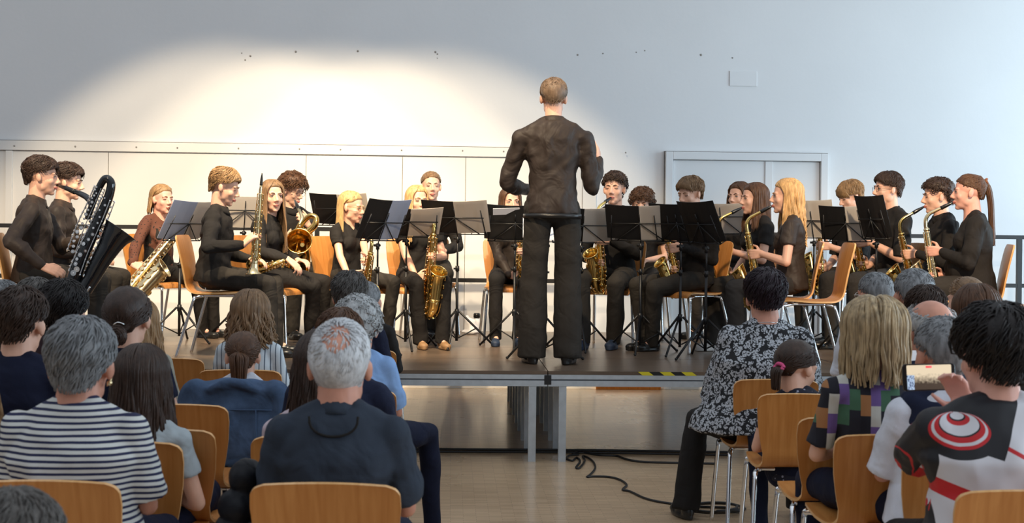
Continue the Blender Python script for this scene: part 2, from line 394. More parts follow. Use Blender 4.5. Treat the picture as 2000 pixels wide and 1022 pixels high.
def bevel(o, w=0.004, seg=2):
    m = o.modifiers.new('bevel', 'BEVEL'); m.width = w; m.segments = seg; m.limit_method = 'ANGLE'
    return o
def solid(name, mb, mats, voxel, smooth=3, faces=None, parent=None, wrinkle=0.0, seed=0, wfreq=26.0):
    """one continuous surface grown from overlapping closed shapes"""
    me0 = mb.mesh('base', mats)
    ob = bpy.data.objects.new('base', me0); TMP.objects.link(ob)
    r = ob.modifiers.new('r', 'REMESH'); r.mode = 'VOXEL'; r.voxel_size = voxel; r.use_smooth_shade = True
    if smooth:
        q = ob.modifiers.new('s', 'SMOOTH'); q.factor = 0.5; q.iterations = smooth
    if faces:
        d = ob.modifiers.new('d', 'DECIMATE'); d.ratio = 1.0
    dg = bpy.context.evaluated_depsgraph_get()
    if faces:
        nf = len(ob.evaluated_get(dg).data.polygons) * 2
        if nf > faces:
            d.ratio = faces / nf; dg.update()
        else: ob.modifiers.remove(d); dg.update()
    me = bpy.data.meshes.new_from_object(ob.evaluated_get(dg), depsgraph=dg)
    bpy.data.objects.remove(ob); bpy.data.meshes.remove(me0)
    me.name = name
    if wrinkle:
        k = len(me.vertices); co = np.empty(k * 3); no = np.empty(k * 3)
        me.vertices.foreach_get('co', co); me.vertices.foreach_get('normal', no)
        co = co.reshape(-1, 3); no = no.reshape(-1, 3); rg = np.random.RandomState(seed + 7)
        d = np.zeros(k)
        for i in range(7):
            kv = rg.normal(size=3); kv *= wfreq * (0.5 + 1.2 * rg.rand()) / np.linalg.norm(kv)
            kw = rg.normal(size=3) * wfreq * 0.35
            d += np.sin(co @ kv + 1.5 * np.sin(co @ kw) + rg.rand() * 6.28)
        d = np.where(d > 0, d, 0.4 * d) / 3.0
        me.vertices.foreach_set('co', (co + no * (d * wrinkle)[:, None]).ravel())
    if not me.materials:
        me.materials.append(mats)
    me.polygons.foreach_set('use_smooth', [True] * len(me.polygons)); me.update()
    o = bpy.data.objects.new(name, me); COL.objects.link(o)
    if parent is not None: o.parent = parent
    return o
TMP = COL

def cr(pts, n=6):
    """a smooth curve through the points"""
    p = np.asarray(pts, float); q = np.concatenate([[2 * p[0] - p[1]], p, [2 * p[-1] - p[-2]]]); out = []
    for i in range(1, len(q) - 2):
        for t in np.linspace(0, 1, n, endpoint=False):
            a, b, c, d = q[i - 1], q[i], q[i + 1], q[i + 2]
            out.append(0.5 * ((2 * b) + (c - a) * t + (2 * a - 5 * b + 4 * c - d) * t * t + (3 * b - a - 3 * c + d) * t ** 3))
    out.append(p[-1])
    return np.array(out)
def nrm(v):
    v = np.asarray(v, float); return v / max(np.linalg.norm(v), 1e-9)
def tag(o, label, cat, group=None, kind=None):
    o['label'] = label; o['category'] = cat
    if group: o['group'] = group
    if kind: o['kind'] = kind
    return o
def thing(name, label, cat, loc=(0, 0, 0), rz=0.0, group=None):
    o = bpy.data.objects.new(name, None); COL.objects.link(o); o.empty_display_size = 0.1
    o.location = tuple(float(v) for v in loc); o.rotation_euler = (0, 0, rz)
    return tag(o, label, cat, group)
def struct(o):
    o['kind'] = 'structure'; return o
def copy_tree(o, parent=None):
    c = o.copy(); COL.objects.link(c)
    if parent is not None: c.parent = parent
    for ch in list(o.children): copy_tree(ch, c)
    return c
# ------------------------------------------------------------------ the hall
WD = 12.15
def bx(name, lo, hi, m, parent=None, bev=0.0):
    lo = np.asarray(lo, float); hi = np.asarray(hi, float)
    o = MB().box((lo + hi) / 2, (hi - lo) / 2).build(name, m, parent, smooth=False)
    if bev: bevel(o, bev)
    return o if parent is not None else hall(o)
struct(bx('floor', (-9, -1.5, -0.1), (9, WD + 0.3, 0.0), M['floor']))
struct(bx('wall_back', (-9, WD, 0), (9, WD + 0.3, 7.0), M['wall']))
def wx(px): return PH(px, 460, WD)[0]
def wz(px, py): return PH(px, py, WD)[2]
x0, x1 = -8.9, wx(1163)
zt, zb = wz(500, 282), wz(500, 300.5)
pan = struct(bx('wall_partition', (x0, WD - 0.030, 0.0), (x1, WD - 0.0005, zb - 0.006), M['panel']))
struct(bx('trim_1', (x0, WD - 0.045, zb), (x1, WD - 0.0005, zt), M['panel'], bev=0.003))
struct(bx('trim_2', (wx(13), WD - 0.055, 0.0), (wx(26), WD - 0.0305, zb - 0.007), M['panel'], bev=0.003))
for i, px in enumerate((212, 597, 785, 908, 1136)):
    struct(bx('trim_%d' % (i + 3), (wx(px) - 0.0025, WD - 0.0315, 0.02), (wx(px) + 0.0025, WD - 0.0295, zb - 0.01), M['seam']))
struct(bx('trim_8', (x0, WD - 0.038, zb - 0.0055), (x1, WD - 0.0305, zb - 0.0005), M['seam']))
struct(bx('trim_9', (x0, WD - 0.012, zt), (x1 + 0.01, WD - 0.0005, zt + 0.008), M['seam']))
struct(bx('baseboard_back', (x0, WD - 0.045, 0.0), (8.9, WD - 0.0315, 0.055), M['panel'], bev=0.003))
for i in range(12):
    q = PH(28 + 118 * i * 0.9 + 13 * (i % 3), 285 + i * 1.2, WD - 0.046)
    struct(hall(MB().disc(q, (0, 1, 0), 0.008, 0.004, 10).build('trim_%d' % (20 + i), M['mark'])))
# double door on the right of the wall
fx0, fx1, ft = wx(1297), wx(1613), wz(1455, 299)
ix0, ix1, it = wx(1311), wx(1599), wz(1455, 314)
d = bpy.data.objects.new('door_1', None); COL.objects.link(d); struct(d); hall(d)
fr = MB()
fr.box(((fx0 + ix0) / 2, WD - 0.03, ft / 2), ((ix0 - fx0) / 2, 0.0295, ft / 2)); fr.box(((fx1 + ix1) / 2, WD - 0.03, ft / 2), ((fx1 - ix1) / 2, 0.0295, ft / 2))
fr.box(((ix0 + ix1) / 2, WD - 0.03, (ft + it) / 2), ((ix1 - ix0) / 2, 0.0295, (ft - it) / 2))
bevel(fr.build('door_frame', M['door'], d, smooth=False), 0.004)
sp = wx(1492)
bevel(bx('door_leaf', (ix0 + 0.006, WD - 0.030, 0.01), (sp - 0.003, WD - 0.0005, it - 0.006), M['door'], d), 0.003)
bevel(bx('door_leaf', (sp + 0.003, WD - 0.024, 0.01), (ix1 - 0.006, WD - 0.0005, it - 0.006), M['door'], d), 0.003)
bevel(bx('cover_strip', (sp - 0.004, WD - 0.040, 0.01), (wx(1506), WD - 0.0305, it - 0.006), M['door'], d), 0.003)
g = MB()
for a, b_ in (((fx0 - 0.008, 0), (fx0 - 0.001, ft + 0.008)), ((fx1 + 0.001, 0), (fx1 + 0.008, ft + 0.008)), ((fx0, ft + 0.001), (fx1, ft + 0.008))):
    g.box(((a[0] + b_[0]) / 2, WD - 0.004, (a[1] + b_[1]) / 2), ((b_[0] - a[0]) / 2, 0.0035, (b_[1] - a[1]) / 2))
g.build('frame_outline', M['seam'], d, smooth=False)  # thin dark strips tracing the outside of the door frame
# small flush hatch high on the wall, filled holes along the old fixing line
q0, q1 = PH(1425, 139, WD), PH(1478, 169, WD)
hat = bx('wall_hatch', (q0[0], WD - 0.008, q1[2]), (q1[0], WD - 0.0005, q0[2]), M['wall'], bev=0.003)
tag(hat, 'small square flush hatch in the white wall high above the double door', 'hatch')
rg = random.Random(4)
for i in range(14):
    q = PH(rg.choice((480, 590, 690, 860, 950, 1140, 1180, 1215, 1250, 1335, 1370, 1420)) + rg.uniform(-14, 14), 100 + rg.uniform(-6, 10) + i * 0.6, WD - 0.001)
    struct(hall(MB().disc(q, (0, 1, 0), rg.uniform(0.004, 0.011), 0.002, 8).build('trim_%d' % (40 + i), M['mark'])))
q0, q1 = PH(1164, 754, WD - 0.07), PH(1290, 761, WD - 0.07)
tag(bx('orange_board', (q0[0], WD - 0.09, 0.0), (q1[0], WD - 0.05, 0.036), M['orange_board'], bev=0.002), 'long flat orange wooden board lying at the foot of the wall under the stage', 'board')

# ------------------------------------------------------------------ the stage: platforms on four legs
SY0, MD, MW = 8.20, 0.84, 2.0
SX0 = PH(1070, 740, SY0)[0]
def platform_meshes():
    deck = MB().box((MW / 2, MD / 2, DECK - 0.011), (MW / 2 - 0.003, MD / 2 - 0.0025, 0.011)).mesh('deck', M['deck'], False)
    f = MB()
    for y in (0.0, MD):
        s = 1 if y == 0 else -1
        f.box((MW / 2, y + s * 0.012, DECK - 0.037), (MW / 2 - 0.003, 0.012, 0.014)); f.box((MW / 2, y + s * 0.016, DECK - 0.0555), (MW / 2 - 0.006, 0.010, 0.0045), mi=1)
        f.box((MW / 2, y + s * 0.012, DECK - 0.078), (MW / 2 - 0.003, 0.012, 0.018))
    for x in (0.017, MW - 0.017): f.box((x, MD / 2, DECK - 0.059), (0.012, MD / 2 - 0.03, 0.036))
    for x in (0.5, 1.0, 1.5): f.box((x, MD / 2, DECK - 0.05), (0.02, MD / 2 - 0.03, 0.022))
    fm = f.mesh('frame', [M['alu'], M['alu_dark']], False)
    legs = [MB().box((x, y, (DECK - 0.097) / 2), (0.0235, 0.0235, (DECK - 0.097) / 2)).mesh('leg', M['alu'], False) for y in (0.026, 0.47) for x in (0.095, MW - 0.095)]
    return deck, fm, legs
dm, fm, lms = platform_meshes()
front_labels = {-3: 'front stage platform at the far end below the bass saxophone', -2: 'front stage platform below the boy with the soprano saxophone', -1: 'front stage platform ending at the seam under the conductor, without tape',
    0: 'front stage platform with yellow and black tape on its edge', 1: 'front stage platform behind the woman in the floral blouse', 2: 'front stage platform at the end beyond the bald man'}
for r in range(4):
    for c in range(-3, 3):
        lab = front_labels[c] if r == 0 else 'dark plywood stage platform behind the front row of platforms'
        t = thing('stage_platform', lab, 'stage platform', HALL @ Vector((SX0 + c * MW, SY0 + r * MD, 0)), HYAW, 'stage platforms')
        for nm, me in [('deck', dm), ('frame', fm)] + [('leg', m_) for m_ in lms]:
            o = bpy.data.objects.new(nm, me); COL.objects.link(o); o.parent = t
        if r == 0 and c == 0:
            a, b_ = PH(1246, 731, SY0)[0] - SX0, PH(1352, 731, SY0)[0] - SX0
            k = MB(); n_ = 5; w = (b_ - a) / n_; zl, zh = DECK - 0.0235, DECK - 0.0015
            for i in range(n_):
                s0, s1 = a + i * w, a + (i + 1) * w
                k.add([(s0, -0.0015, zh), (s1, -0.0015, zh), (s1 + 0.03, -0.0015, zl), (s0 + 0.03, -0.0015, zl), (s0, 0.0028, zh), (s1, 0.0028, zh), (s1 + 0.03, 0.0028, zl), (s0 + 0.03, 0.0028, zl)],
                      [(0, 3, 2, 1), (4, 5, 6, 7), (0, 1, 5, 4), (3, 7, 6, 2), (0, 4, 7, 3), (1, 2, 6, 5)], i % 2)
            ht = k.build('hazard_tape', [M['tape_yellow'], M['tape_black']], t, smooth=False); ht['label'] = 'yellow and black striped tape'
        if r == 0 and c == -1:
            MB().box((MW + 0.0, 0.006, DECK - 0.055), (0.022, 0.008, 0.030)).build('coupling', M['cable'], t, smooth=False)
BACK = SY0 + 4 * MD
# railing along the back edge of the stage
rl = thing('stage_railing', 'black tubular safety railing along the back edge of the stage', 'railing', HALL @ Vector((0, BACK - 0.03, DECK)), HYAW)
zr, zm = PH(640, 448, BACK)[2] - DECK, PH(870, 547, BACK)[2] - DECK
for nm, z in (('top_rail', zr), ('middle_rail', zm)):
    MB().bar((-5.75, 0, z), (6.2, 0, z), 0.036).build(nm, M['rail'], rl, smooth=False)
for px in (-560, -90, 42, 64, 620, 1260, 1988, 2400):
    x = PH(px, 460, BACK)[0]
    MB().bar((x, 0, 0), (x, 0, zr - 0.018), 0.04).build('post', M['rail'], rl, smooth=False)

# ------------------------------------------------------------------ chairs
def make_chair(label, tall):
    t = thing('wooden_chair', label, 'chair')
    prof = [(.205, .405), (.200, .430), (.170, .443), (.10, .440), (0, .434), (-.10, .434), (-.155, .440), (-.188, .462), (-.204, .50), (-.214, .56), (-.230, .64), (-.250, .72), (-.262, .762), (-.268, .780), (-.271, .790)]
    wid = [.165, .185, .196, .20, .20, .192, .178, .168, .168, .180, .192, .198, .196, .184, .160]
    prof = [(y, z if z < .5 else .5 + (z - .5) * tall) for y, z in prof]
    cp = cr([(0, y, z) for y, z in prof], 3); cw = np.interp(np.linspace(0, 1, len(cp)), np.linspace(0, 1, len(wid)), wid)
    tg = np.gradient(cp, axis=0); tg /= np.linalg.norm(tg, axis=1, keepdims=True)
    no = np.stack([0 * tg[:, 0], -tg[:, 2], tg[:, 1]], 1); no = -no
    nx = 9; top, bot = [], []
    xs = np.linspace(-1, 1, nx)
    for i in range(len(cp)):
        hollow = 0.012 * (1 - xs ** 2) * (1 if cp[i][2] > .5 else 0.4)
        row = np.stack([xs * cw[i], np.full(nx, cp[i][1]), np.full(nx, cp[i][2])], 1) + np.outer(hollow, no[i])
        top.append(row + no[i] * 0.0055); bot.append(row - no[i] * 0.0055)
    k = MB(); n = len(cp); V = np.concatenate(top + bot); f = []; mi = []
    for s in (0, n * nx):
        for i in range(n - 1):
            for j in range(nx - 1):
                a = s + i * nx + j; q = (a, a + 1, a + nx + 1, a + nx); f.append(q if s else q[::-1]); mi.append(0)
    o_ = n * nx
    for i in range(n - 1):
        for j in (0, nx - 1): a = i * nx + j; f.append((a, a + nx, a + nx + o_, a + o_)); mi.append(1)
    for j in range(nx - 1):
        for i in (0, n - 1): a = i * nx + j; f.append((a, a + 1, a + 1 + o_, a + o_)); mi.append(1)
    k.add(V, f); k.I = mi
    sh = k.build('seat_and_back_shell', [M['beech'], M['beech_edge']], t); auto_edge(sh, 50)
    fr = MB()
    for s in (-1, 1):
        fr.tube(cr([(s * .172, .165, .418), (s * .175, .05, .419), (s * .17, -.12, .418)], 3), .009, 8)
    fr.tube([(-.172, .13, .419), (.172, .13, .419)], .008, 8); fr.tube([(-.17, -.10, .419), (.17, -.10, .419)], .008, 8)
    fr.build('seat_frame', M['chrome'], t)
    for s in (-1, 1):
        MB().tube(cr([(s * .172, .14, .418), (s * .186, .19, .405), (s * .192, .205, .38), (s * .215, .235, .02), (s * .216, .236, .0)], 4), .0105, 8).build('leg', M['chrome'], t)
        MB().tube(cr([(s * .172, -.08, .418), (s * .186, -.13, .405), (s * .192, -.145, .38), (s * .218, -.245, .02), (s * .219, -.247, .0)], 4), .0105, 8).build('leg', M['chrome'], t)
    return t
CH0 = {}
def chair(x, y, z, rz, label, group='wooden chairs'):
    q = round(float(z), 1)      # the chairs on the stage have slightly taller backs
    if q not in CH0: c = CH0[q] = make_chair(label, 1.12 if q else .905)
    else: c = copy_tree(CH0[q])
    c.location = (float(x), float(y), float(z)); c.rotation_euler = (0, 0, rz); c['label'] = label; c['group'] = group
    return c
def rza(a): return math.radians(a + 180.0)
# ------------------------------------------------------------------ music stands and the folders on them
def build_stand(label, base, a, desk_h, tilt, w=0.42):
    """folding stand; a = the way its player looks (0 = towards the audience)"""
    t = thing('music_stand', label, 'music stand', base, rza(a), 'music stands')
    hub = 0.27
    for k in range(3):
        an = math.radians(90 + 120 * k); d = np.array((math.cos(an), math.sin(an), 0))
        l = MB().tube([d * .02 + (0, 0, hub), d * .30 + (0, 0, .006)], .0085, 8); l.tube([d * .16 + (0, 0, .145), (d * .012)[:3] + (0, 0, .07)], .005, 6)
        l.ell(d * .30 + np.array((0, 0, .010)), .010, nu=8, nv=6); l.build('leg', M['black_metal'], t)
    MB().tube([(0, 0, .05), (0, 0, .60)], .0105, 10).build('lower_tube', M['black_metal'], t)
    MB().tube([(0, 0, .58), (0, 0, desk_h - .02)], .007, 10).build('upper_tube', M['black_metal'], t)
    MB().tube([(0, 0, hub - .03), (0, 0, hub + .02)], .017, 10).build('tripod_hub', M['black_metal'], t)
    MB().tube([(0, 0, .575), (0, 0, .615)], .015, 10).tube([(0, 0, .595), (.028, 0, .595)], .007, 8).build('height_clamp', M['black_metal'], t)
    MB().tube([(0, 0, desk_h - .05), (0, 0, desk_h - .005)], .013, 10).tube([(-.02, 0, desk_h - .02), (.03, 0, desk_h - .02)], .009, 8).build('tilt_joint', M['black_metal'], t)
    ct, st = math.cos(tilt), math.sin(tilt)
    def D(x, v, o=0.0): return (x, -o * ct + v * st * 1.0, desk_h + v * ct + o * st)   # v up the desk, o out of its front
    k = MB()
    for A, B in (((-w / 2, .02), (w / 2, .02)), ((-w / 2, .17), (w / 2, .17)), ((0, -.01), (0, .19)), ((0, .17), (-w * .40, .02)), ((0, .17), (w * .40, .02)), ((-w / 2, .02), (-w * .46, .24)), ((w / 2, .02), (w * .46, .24)), ((0, .19), (0, .25))):
        k.tube([D(A[0], A[1], -.006), D(B[0], B[1], -.006)], .0042, 6)
    for x in (-w / 2, -w / 4, w / 4, w / 2): k.tube([D(x, .02, -.006), D(x, .018, .03), D(x, .03, .034)], .0035, 6)
    k.build('desk_frame', M['black_metal'], t)
    return t, D
def build_folder(label, t, D, left='folder', right='mesh_desk', w=0.235, h=0.31, cat='music folder', gap=0.0, bend=0.05, paper=True):
    """two hinged panels leaning on a stand's desk; left / right as the audience sees them"""
    f = thing('music_folder', label, cat, t.location, t.rotation_euler[2], 'music folders')
    # the audience sees the back: its left is local +x
    for s, mt in ((1, left), (-1, right)):
        if mt is None: continue
        xs = np.linspace(gap, w, 4) * s; k = MB(); n = 4
        rows = []
        for v in (.022, .12, .22, h):
            rows.append([D(x, v, .003 + bend * (abs(x) / w) ** 2 * 0.5) for x in xs])
        A = np.array(rows).reshape(-1, 3); nn = np.array(D(0, 0, .003)) - np.array(D(0, 0, 0)); V = np.concatenate([A, A + nn]); fc = []
        N = 16
        for i in range(3):
            for j in range(3):
                q = (i * n + j, i * n + j + 1, (i + 1) * n + j + 1, (i + 1) * n + j); fc += [q, tuple(z + N for z in q[::-1])]
        for i in range(3):
            for j in (0, 3): a = i * n + j; fc.append((a, a + n, a + n + N, a + N))
            for a in (i, 12 + i): fc.append((a, a + 1, a + 1 + N, a + N))
        k.add(V, fc)
        k.build('cover' if mt == 'folder' else 'sheet_page', M[mt], f, smooth=False)
    if paper:
        k = MB()
        for s in (-1, 1):
            c0 = [D(s * .012, .03, .011), D(s * (w - .02), .03, .011 + bend * .42), D(s * (w - .02), h - .015, .011 + bend * .42), D(s * .012, h - .015, .011)]
            nn = np.array(D(0, 0, .0012)) - np.array(D(0, 0, 0))
            k.add([*c0, *[np.array(c) + nn for c in c0]], [(0, 1, 2, 3), (7, 6, 5, 4), (0, 4, 5, 1), (1, 5, 6, 2), (2, 6, 7, 3), (3, 7, 4, 0)])
            k.build('page', M['sheet'], f, smooth=False); k = MB()
    return f
# ------------------------------------------------------------------ saxophones
def keywork(path, rad, u, w, n, scale, seed, both=True):
    """key cups, posts and rods that run along the tube; u / w = outward directions at the front and side"""
    rg = random.Random(seed); k = MB(); m = len(path)
    t = np.gradient(path, axis=0); t /= np.linalg.norm(t, axis=1, keepdims=True)
    for i in range(n):
        f = 0.05 + 0.90 * i / (n - 1); q = f * (m - 1); j = int(q); j = min(j, m - 2); p = path[j] + (path[j + 1] - path[j]) * (q - j); r = rad[j]
        for side in ((0, 1, 2) if both else (0, 1)):
            d = nrm((u, w, -w)[side] + 0.35 * (w if side == 0 else u) * rg.uniform(-1, 1)); d = nrm(d - t[j] * (d @ t[j]))
            cr_ = scale * (0.006 + 0.009 * f) * rg.uniform(.6, 1.05)
            k.disc(p + d * (r + .007 * scale), d, cr_, .005 * scale, 10); k.tube([p + d * r * .8, p + d * (r + .009 * scale)], .0022 * scale, 5)
            k.ell(p + d * (r + .011 * scale), .0032 * scale, nu=6, nv=4, mi=1)
    for d0, o in ((u + .8 * w, .012), (u - .8 * w, .013), (w - .3 * u, .011), (-w - .3 * u, .011)):
        d = nrm(d0); q = []
        for i in range(1, m - 1, max(1, m // 8)):
            dd = nrm(d - t[i] * (d @ t[i])); q.append(path[i] + dd * (rad[i] + o * scale))
        k.tube(q, .0028 * scale, 6)
        for c in q[::2]: k.ell(c, .0045 * scale, nu=6, nv=4)
    return k
def sax_points(s, small=False):
    """centre lines of a saxophone in (forward, up), mouthpiece tip at the origin"""
    mp = [(0, 0, .006), (.02, -.006, .010), (.055, -.016, .0135), (.085, -.026, .0135)]
    neck = [(.075, -.023, .0095), (.12, -.036, .011), (.165, -.052, .012), (.192, -.082, .013), (.200, -.125, .0135), (.2, -.155, .014)]
    bodyp = [(.2, -.150, .0165), (.2, -.30, .021), (.2, -.45, .026), (.2, -.60, .031)]
    bow = [(.2, -.60, .032), (.206, -.645, .034), (.235, -.675, .036), (.265, -.665, .037), (.285, -.63, .039), (.293, -.58, .041)]
    bell = [(.293, -.585, .0405), (.298, -.52, .042), (.304, -.46, .044), (.312, -.415, .048), (.320, -.392, .055), (.324, -.385, .060)]
    return [np.array([(a * s, b * s, c * s) for a, b, c in q]) for q in (mp, neck, bodyp, bow, bell)]
def make_sax(label, tip, fwd, tilt, lean, s=1.0, metal='brass', cat='saxophone', seed=1):
    """returns the thing and where the two hands go (world)"""
    fwd = nrm((fwd[0], fwd[1], 0)); up = np.array((0, 0, 1.0)); rt = np.cross(fwd, up)
    T = Matrix.Rotation(math.radians(lean), 3, Vector(fwd)) @ Matrix.Rotation(math.radians(-tilt), 3, Vector(rt))
    T = np.array(T); f, u, r = T @ fwd, T @ up, T @ rt
    def W(q): return np.outer(q[:, 0], f) + np.outer(q[:, 1], u)
    mp, neck, bodyp, bow, bell = sax_points(s)
    t = thing('saxophone', label, cat, tip, 0, 'saxophones')
    MB().tube(cr(W(mp), 3), np.interp(np.linspace(0, 1, 10), np.linspace(0, 1, 4), mp[:, 2]), 10).build('mouthpiece', M['ebonite'], t)
    def seg(q, n): p = cr(W(q), n); return p, np.interp(np.linspace(0, 1, len(p)), np.linspace(0, 1, len(q)), q[:, 2])
    nk, nr = seg(neck, 4); k = MB().tube(nk, nr, 12); k.disc(nk[-1], u, .020 * s, .018 * s, 12); k.build('neck', M[metal], t)
    p1, r1 = seg(bodyp, 5); p2, r2 = seg(bow, 4); k = MB().tube(np.concatenate([p1[:-1], p2]), np.concatenate([r1[:-1], r2]), 16)
    for p, rr in ((p2[0], .036), (p2[-1], .044)): k.disc(p, u, rr * s, .010 * s, 18)
    k.build('body', M[metal], t)
    pb, rb = seg(bell, 4); k = MB().tube(pb, rb, 24, cap=False); tg = nrm(pb[-1] - pb[-2])
    k.tube(np.concatenate([pb[-1:] + tg * .002, pb[::-1][1:-3]]), np.concatenate([rb[-1:], rb[::-1][1:-3] - .002]), 24, cap=False)
    a = np.linspace(0, 2 * math.pi, 29)[:-1]; ex = nrm(np.cross(tg, r)); ring = [pb[-1] + (math.cos(z) * ex + math.sin(z) * r) * rb[-1] for z in a]; ring.append(ring[0]); ring.append(ring[1])
    k.tube(ring, .0035 * s, 6, cap=False); k.build('bell', M[metal], t)
    kk = keywork(p1, r1, f, r, 14, s, seed)
    k = keywork(p2, r2, nrm(f - u), r, 6, s * .8, seed + 5); qb = len(pb) - 8
    for i in range(2, qb, 4):
        for sd in (-1, 1): d = nrm(r * sd + .25 * f); k.disc(pb[i] + d * (rb[i] + .007 * s), d, .017 * s, .006 * s, 14)
    kk.V += k.V; kk.F += [tuple(i + kk.n for i in q) for q in k.F]; kk.I += k.I; kk.n += k.n
    auto_edge(kk.build('keywork', [M[metal], M['white_plastic']], t), 40)
    tip = np.asarray(tip, float); F = lambda q: tip + q
    hp = dict(L=F(p1[5]), R=F(p1[11]), rl=r1[5], rr=r1[11], f=f, u=u, r=r)
    return t, hp

# ------------------------------------------------------------------ people
def rot(axis, deg): return np.array(Matrix.Rotation(math.radians(deg), 3, axis))
def ik(a, b, l1, l2, pole):
    """elbow / knee of a two-bone limb from a to b bending towards pole; b is pulled in when out of reach"""
    d = b - a; L = np.linalg.norm(d); d = d / max(L, 1e-6)
    if L > (l1 + l2) * .995: L = (l1 + l2) * .995; b = a + d * L
    if L < abs(l1 - l2) * 1.1 + .02: L = abs(l1 - l2) * 1.1 + .02; b = a + d * L
    x = (l1 * l1 - l2 * l2 + L * L) / (2 * L); h = math.sqrt(max(l1 * l1 - x * x, 0))
    p = pole - d * (pole @ d); p = nrm(p)
    return a + d * x + p * h, b
def head_shapes(k, T, hs, o, jaw=1.0, neckto=None):
    """skull, face, nose, lips, ears; T = head rotation, hs = size, o = head centre"""
    def E(c, r, R=None): k.ell(o + T @ (np.array(c) * hs), np.array(r) * hs, T if R is None else T @ R, 20, 14)
    def Tb(pts, r): k.tube([o + T @ (np.array(p) * hs) for p in pts], np.array(r) * hs, 12, round_=True)
    E((0, -.014, .034), (.073, .094, .078)); E((0, .022, -.020), (.060, .066, .088)); E((0, .012, -.055), (.055, .058, .045))
    E((0, .034, -.078), (.042 * jaw, .046, .034)); E((0, .062, -.100), (.020 * jaw, .020, .015))
    for s in (-1, 1):
        E((s * .034, .054, -.028), (.024, .022, .026)); E((s * .027, .072, .020), (.026, .013, .010)); E((s * .040, .006, -.060), (.018, .034, .030))
        E((s * .0755, -.010, -.008), (.008, .018, .030), rot('X', 12) @ rot('Z', s * -20)); E((s * .072, -.004, -.02), (.008, .012, .018))
        E((s * .0105, .092, -.036), (.0085, .010, .0075)); E((s * .032, .070, .002), (.015, .0105, .0115))
    Tb([(0, .080, .016), (0, .092, -.008), (0, .104, -.029)], (.0085, .0085, .0105))
    Tb([(-.018, .078, -.060), (0, .088, -.058), (.018, .078, -.060)], (.004, .0065, .004)); Tb([(-.016, .077, -.069), (0, .086, -.070), (.016, .077, -.069)], (.004, .007, .004))
def hand_shapes(k, wr, f, n, side, curl, s):
    """palm, four fingers and a thumb; f = finger direction, n = where the palm looks, side 1 = right"""
    f = nrm(f); n = nrm(n - f * (n @ f)); l = np.cross(f, n) * side
    q = lambda a, b, c: wr + (f * a + l * b + n * c) * s
    r = .0125 * s
    for x, x1 in ((.022, .030), (.009, .010), (-.006, -.010), (-.020, -.028)):
        k.tube([q(-.005, x * .75, 0), q(.05, (x + x1) / 2, -.003), q(.088 if x > -.015 else .080, x1, -.001)], (r * 1.1, r * 1.12, r * .92), 8, round_=True)
    k.ell(q(.030, .018, .008), (.018 * s, .018 * s, .014 * s)); k.ell(q(.04, 0, 0), (.035 * s, .030 * s, .013 * s), np.stack([f, l, n], 1))
    for (x, L, b0), c in zip(((.030, .074, .088), (.010, .083, .090), (-.010, .077, .088), (-.028, .060, .080)), (curl[0], curl[0] + 4, curl[0] + 8, curl[0] + 13)):
        p = q(b0, x, -.001); pts = [p]; an = 0.0
        for seg, m in ((.46, .8), (.30, 1.25), (.24, .9)):
            an += math.radians(c * m); p = p + (f * math.cos(an) + n * math.sin(an) + l * x * .6 * math.cos(an)) * L * seg * s; pts.append(p)
        k.tube(pts, (.0092 * s, .0088 * s, .0080 * s, .0068 * s), 8, round_=True)
    p = q(.020, .026, .006); d1 = nrm(f * .55 + l * .72 + n * curl[1]); d2 = nrm(f * .85 + l * .25 + n * curl[1] * 1.4)
    k.tube([p, p + d1 * .046 * s, p + d1 * .046 * s + d2 * .030 * s, p + d1 * .046 * s + d2 * .055 * s], (.0125 * s, .0105 * s, .0095 * s, .0078 * s), 8, round_=True)

HAIRC0 = np.array((0, -.014, .034)); HAIRR = np.array((.073, .094, .078))
def sphdir(th, ph):
    """th from the crown, ph round the head, 0 = forehead"""
    return np.array((math.sin(th) * math.sin(ph), math.sin(th) * math.cos(ph), math.cos(th)))
def hairline(ph, front=68, side=90, back=148):
    x = abs((ph + math.pi) % (2 * math.pi) - math.pi) / math.pi   # 0 front .. 1 back
    return math.radians(np.interp(x, [0, .16, .26, .33, .46, .56, .66, .76, 1], [front, front + 2, front + 11, side - 2, side + 6, side + 10, side + 30, back - 4, back]))
def strands(k, P_, r0, r1, n=4, ctr=None):
    """many thin tapering locks at once; P_ = list of point rows of one length"""
    A = np.asarray(P_, float); N, m, _ = A.shape
    t = np.gradient(A, axis=1); t /= np.maximum(np.linalg.norm(t, axis=2, keepdims=True), 1e-9)
    ref = A - HC_[0]; ref[:, :, 2] = np.maximum(ref[:, :, 2], -.02); ref += np.array((1e-4, 2e-4, 0))
    u = np.cross(t, ref); u /= np.maximum(np.linalg.norm(u, axis=2, keepdims=True), 1e-9); v = np.cross(t, u)
    r = np.linspace(r0, r1, m)[None, :, None, None]; a = np.linspace(0, 2 * math.pi, n, endpoint=False)
    V = A[:, :, None, :] + (np.cos(a)[None, None, :, None] * u[:, :, None, :] + np.sin(a)[None, None, :, None] * v[:, :, None, :]) * r
    b = (np.arange(N) * m * n)[:, None, None] + (np.arange(m - 1) * n)[None, :, None]; i = np.arange(n)[None, None, :]; i2 = (i + 1) % n
    F = np.stack([b + i, b + i2, b + i2 + n, b + i + n], -1).reshape(-1, 4)
    k.add(V.reshape(-1, 3), F.tolist())
HC_ = [np.zeros(3)]
